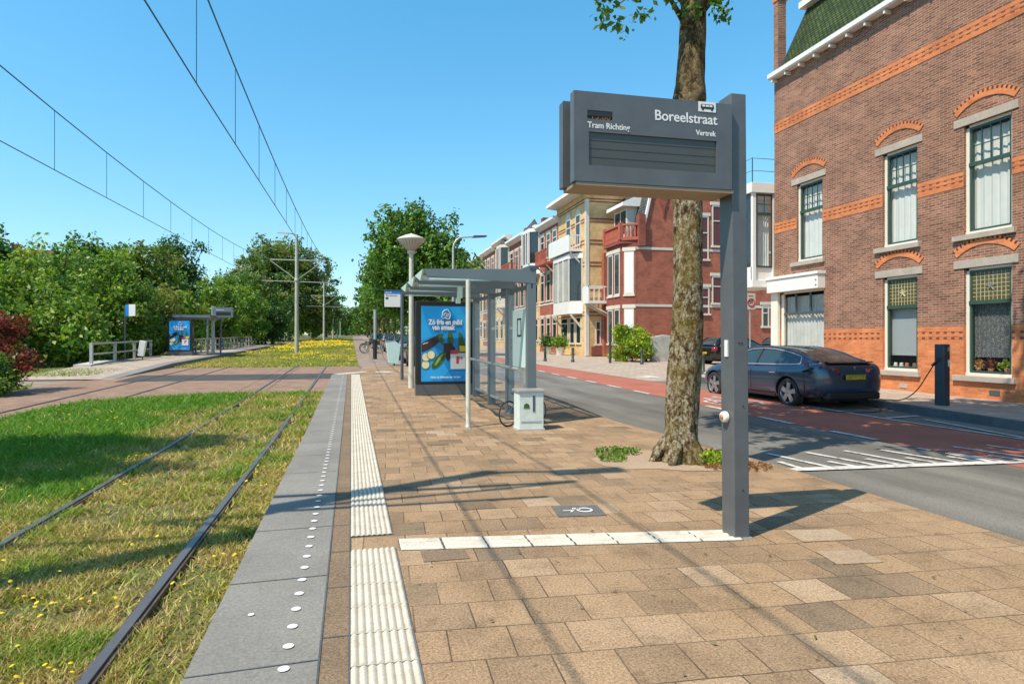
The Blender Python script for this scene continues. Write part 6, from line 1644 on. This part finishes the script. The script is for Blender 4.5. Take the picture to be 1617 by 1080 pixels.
# -- the row beyond
def townhouse(y0, y1, ztop, wall, label, fl, X=16.05, roof='flat', bayspec=None, bal=None, trim='m_trim_white', nwin=2, arched=False, gable=False, cornice='m_white_paint', lintel='m_trim_white'):
    O = (X, y0, rise(y0)-.1); h = empty('terraced_house', O, 0, label, 'house', 'terraced houses along the street')
    blockwall(h, O, X, y0+.01, y1-.01, ztop, wall)
    W = y1-y0; base = rise(y0)
    for (za, zb) in fl:
        for k in range(nwin):
            c = y0+W*(k+.5)/nwin; ww = min(.62, W/nwin*.32)
            if bayspec and abs(c-bayspec[0]) < bayspec[1] and za > bayspec[2]-.5 and zb < bayspec[3]+.5: continue
            win_x(h, O, X, c-ww, c+ww, za, zb, trim, arched and za > 7, lintel=lintel)
    bd = MB()
    for (za, zb) in fl: bd.box(X-.03, X+.02, y0+.02, y1-.02, za-.35, za-.2)
    bd.build('white_band', trim, h, O)
    if cornice: mb = MB(); mb.prism([(X-.5, ztop+.05), (X-.5, ztop+.25), (X+.3, ztop+.3), (X+.3, ztop-.25), (X-.1, ztop-.25)], 'y', y0-.05, y1+.05); mb.build('cornice', cornice, h, O)
    if roof == 'mansard': mb = MB(); mb.prism([(X-.25, ztop+.26), (X+1.4, ztop+1.1), (X+9, ztop+1.1), (X+9, ztop+.2)], 'y', y0+.05, y1-.05); mb.build('roof', 'm_roof_grey', h, O)
    if gable: mb = MB(); c = (y0+y1)/2; mb.prism([(y0+.6, ztop+.2), (c, ztop+2.2), (y1-.6, ztop+.2)], 'x', X-.3, X+2); mb.build('gable', trim, h, O)
    if bayspec:
        c, hw, za, zb, mat = bayspec; d = .85
        pts = [(X, c-hw), (X-d, c-hw*.62), (X-d, c+hw*.62), (X, c+hw)]
        mb = MB(); mb.prism(pts, 'z', za, za+.75); mb.prism(pts, 'z', zb-.3, zb); mb.prism([(X, c-hw*1.15), (X-d*1.25, c-hw*.7), (X-d*1.25, c+hw*.7), (X, c+hw*1.15)], 'z', za-.2, za)
        for q in pts: mb.box(q[0]-.09, q[0]+.09, q[1]-.09, q[1]+.09, za+.75, zb-.3)
        for q in (c-.06,): mb.box(X-d-.03, X-d+.1, q, q+.12, za+.75, zb-.3)
        o = mb.build('oriel', mat, h, O); pi = [(X, c-hw+.05), (X-d+.05, c-hw*.62+.05), (X-d+.05, c+hw*.62-.05), (X, c+hw-.05)]
        mb = MB(); mb.prism(pi, 'z', za+.75, zb-.3); mb.build('oriel_glass', 'm_pane_dark', o, O)
        mb = MB(); n_ = len(pts); v = [(*p, zb) for p in pts]+[(X, c, zb+1.1)]; mb.add(v, [(0,1,4),(1,2,4),(2,3,4)]); mb.build('oriel_roof', 'm_roof_grey', o, O)
        bb = MB()
        for y in (c-hw*.6, c+hw*.6): bb.bar((X-d*.9, y, za-.2), (X, y, za-1.1), .12, .12)
        bb.build('oriel_bracket', trim, h, O)
    if bal: balcony(h, O, X, bal[0], bal[1], bal[2], bal[3], 1.0, 1.0, bal[3] == 'm_white_paint')
    MB().box(X+1.5, X+2.4, y1-.8, y1-.1, ztop, ztop+(1.7 if roof == 'mansard' else 1.0)).build('chimney', 'm_red_brick_dark', h, O)
    return h
F3 = [(1.4, 3.3), (4.7, 7.0), (8.3, 10.3)]
townhouse(46.2, 51.0, 11.0, 'm_red_brick', 'red terraced house with brick balcony next to the yellow house', F3, bal=(46.5, 49.2, 7.7, 'm_balustrade'), nwin=3, gable=False, roof='mansard')
townhouse(51.0, 55.6, 11.2, 'm_yellow_brick', 'terraced house with a tall white oriel under a pointed roof', F3, bayspec=(52.6, 1.5, 7.4, 11.2, 'm_white_paint'), arched=True, nwin=2, roof='mansard')
townhouse(55.6, 61.5, 11.3, 'm_red_brick', 'red terraced house with paired windows and red balcony beyond the white oriel', F3, bal=(58.0, 61.2, 8.0, 'm_balustrade'), nwin=3, roof='mansard')
townhouse(61.5, 68.0, 12.1, 'm_yellow_brick', 'far yellow terraced house with overhanging flat eaves', [(1.6, 3.6), (5, 7.3), (8.7, 11)], bayspec=(63, 1.3, 5, 11.4, 'm_trim_white'), nwin=3, cornice='m_cream')
townhouse(68.0, 74.5, 11.9, 'm_red_brick', 'far red terraced house directly beyond the one with overhanging flat eaves', [(1.6, 3.6), (5, 7.3), (8.7, 11)], nwin=3, roof='mansard')
townhouse(74.5, 81, 11.8, 'm_yellow_brick', 'far yellow terraced house with cream trim', [(1.8, 3.8), (5, 7.3), (8.7, 10.6)], nwin=3, gable=False, trim='m_cream')
townhouse(81, 88, 11.8, 'm_red_brick', 'far red terraced house with a tall chimney', [(1.8, 3.8), (5, 7.3), (8.7, 10.9)], nwin=3, roof='mansard')
townhouse(88, 96, 12.2, 'm_red_brick_dark', 'far dark red terraced house seen above the shelter roof', [(1.9, 3.9), (5.2, 7.6), (9, 11.3)], nwin=3, roof='mansard')
for k in range(9):
    y0 = 96+k*9; townhouse(y0, y0+9, 12.2+.12*k, ('m_red_brick', 'm_yellow_brick', 'm_red_brick_dark')[k % 3], ('red', 'yellow', 'dark red')[k % 3]+' terraced house far down the street, number %s beyond the dark red one' % ('one', 'two', 'three', 'four', 'five', 'six', 'seven', 'eight', 'nine')[k], [(2.2, 4.2), (5.6, 8), (9.3, 11.6)], nwin=4, roof='mansard')
# roofs peeping over the hedge
for k, (x, y, w_, lb) in enumerate(((-60, 100, 12, 'distant house with orange roof and chimney above the left hedge'), (-47, 104, 12, 'second distant orange roofed house above the hedge'))):
    O = (x, y, rise(y)); h = empty('distant_house', O, 0, lb, 'house'); MB().box(x-w_/2, x+w_/2, y, y+10, 0, 12.2).build('wall', 'm_red_brick', h, O)
    mb = MB(); mb.prism([(x-w_/2-.4, 12.2), (x-w_/2+2, 14.9), (x+w_/2-2, 14.9), (x+w_/2+.4, 12.2)], 'y', y-.4, y+10); mb.build('roof', 'm_roof_orange', h, O); MB().box(x-3, x-2, y+1, y+2, 12.5, 15.9).build('chimney', 'm_red_brick_dark', h, O)
# flower pots at the white entrance
for k, (x, y, r_, lb) in enumerate(((14.9, 42.5, .5, 'pale flowering shrub in a pot before the yellow house'), (14.8, 45.0, .55, 'dark leaved potted shrub before the red terraced house'))):
    z = rise(y)-.14; t = empty('potted_shrub', (x, y, z), 0, lb, 'plant'); MB().lathe((0,0,0), [(.25,0),(.32,.5),(.35,.55)], 14).build('pot', 'm_cream', t)
    n = 1500; C = rng.normal(size=(n, 3))*np.array([.4, .4, .3])*r_*1.3+np.array([0, 0, .95]); leafcloud('foliage', C, .07, PAL_BUSH if k == 0 else PAL_DARK, t, rng.integers(0, 20, n), np.zeros((n, 3)))
bicy = copy_tree(b0_bike) if 'b0_bike' in globals() else None

# every repeated tree, weed patch etc. already has its own label; nothing may stay without a category
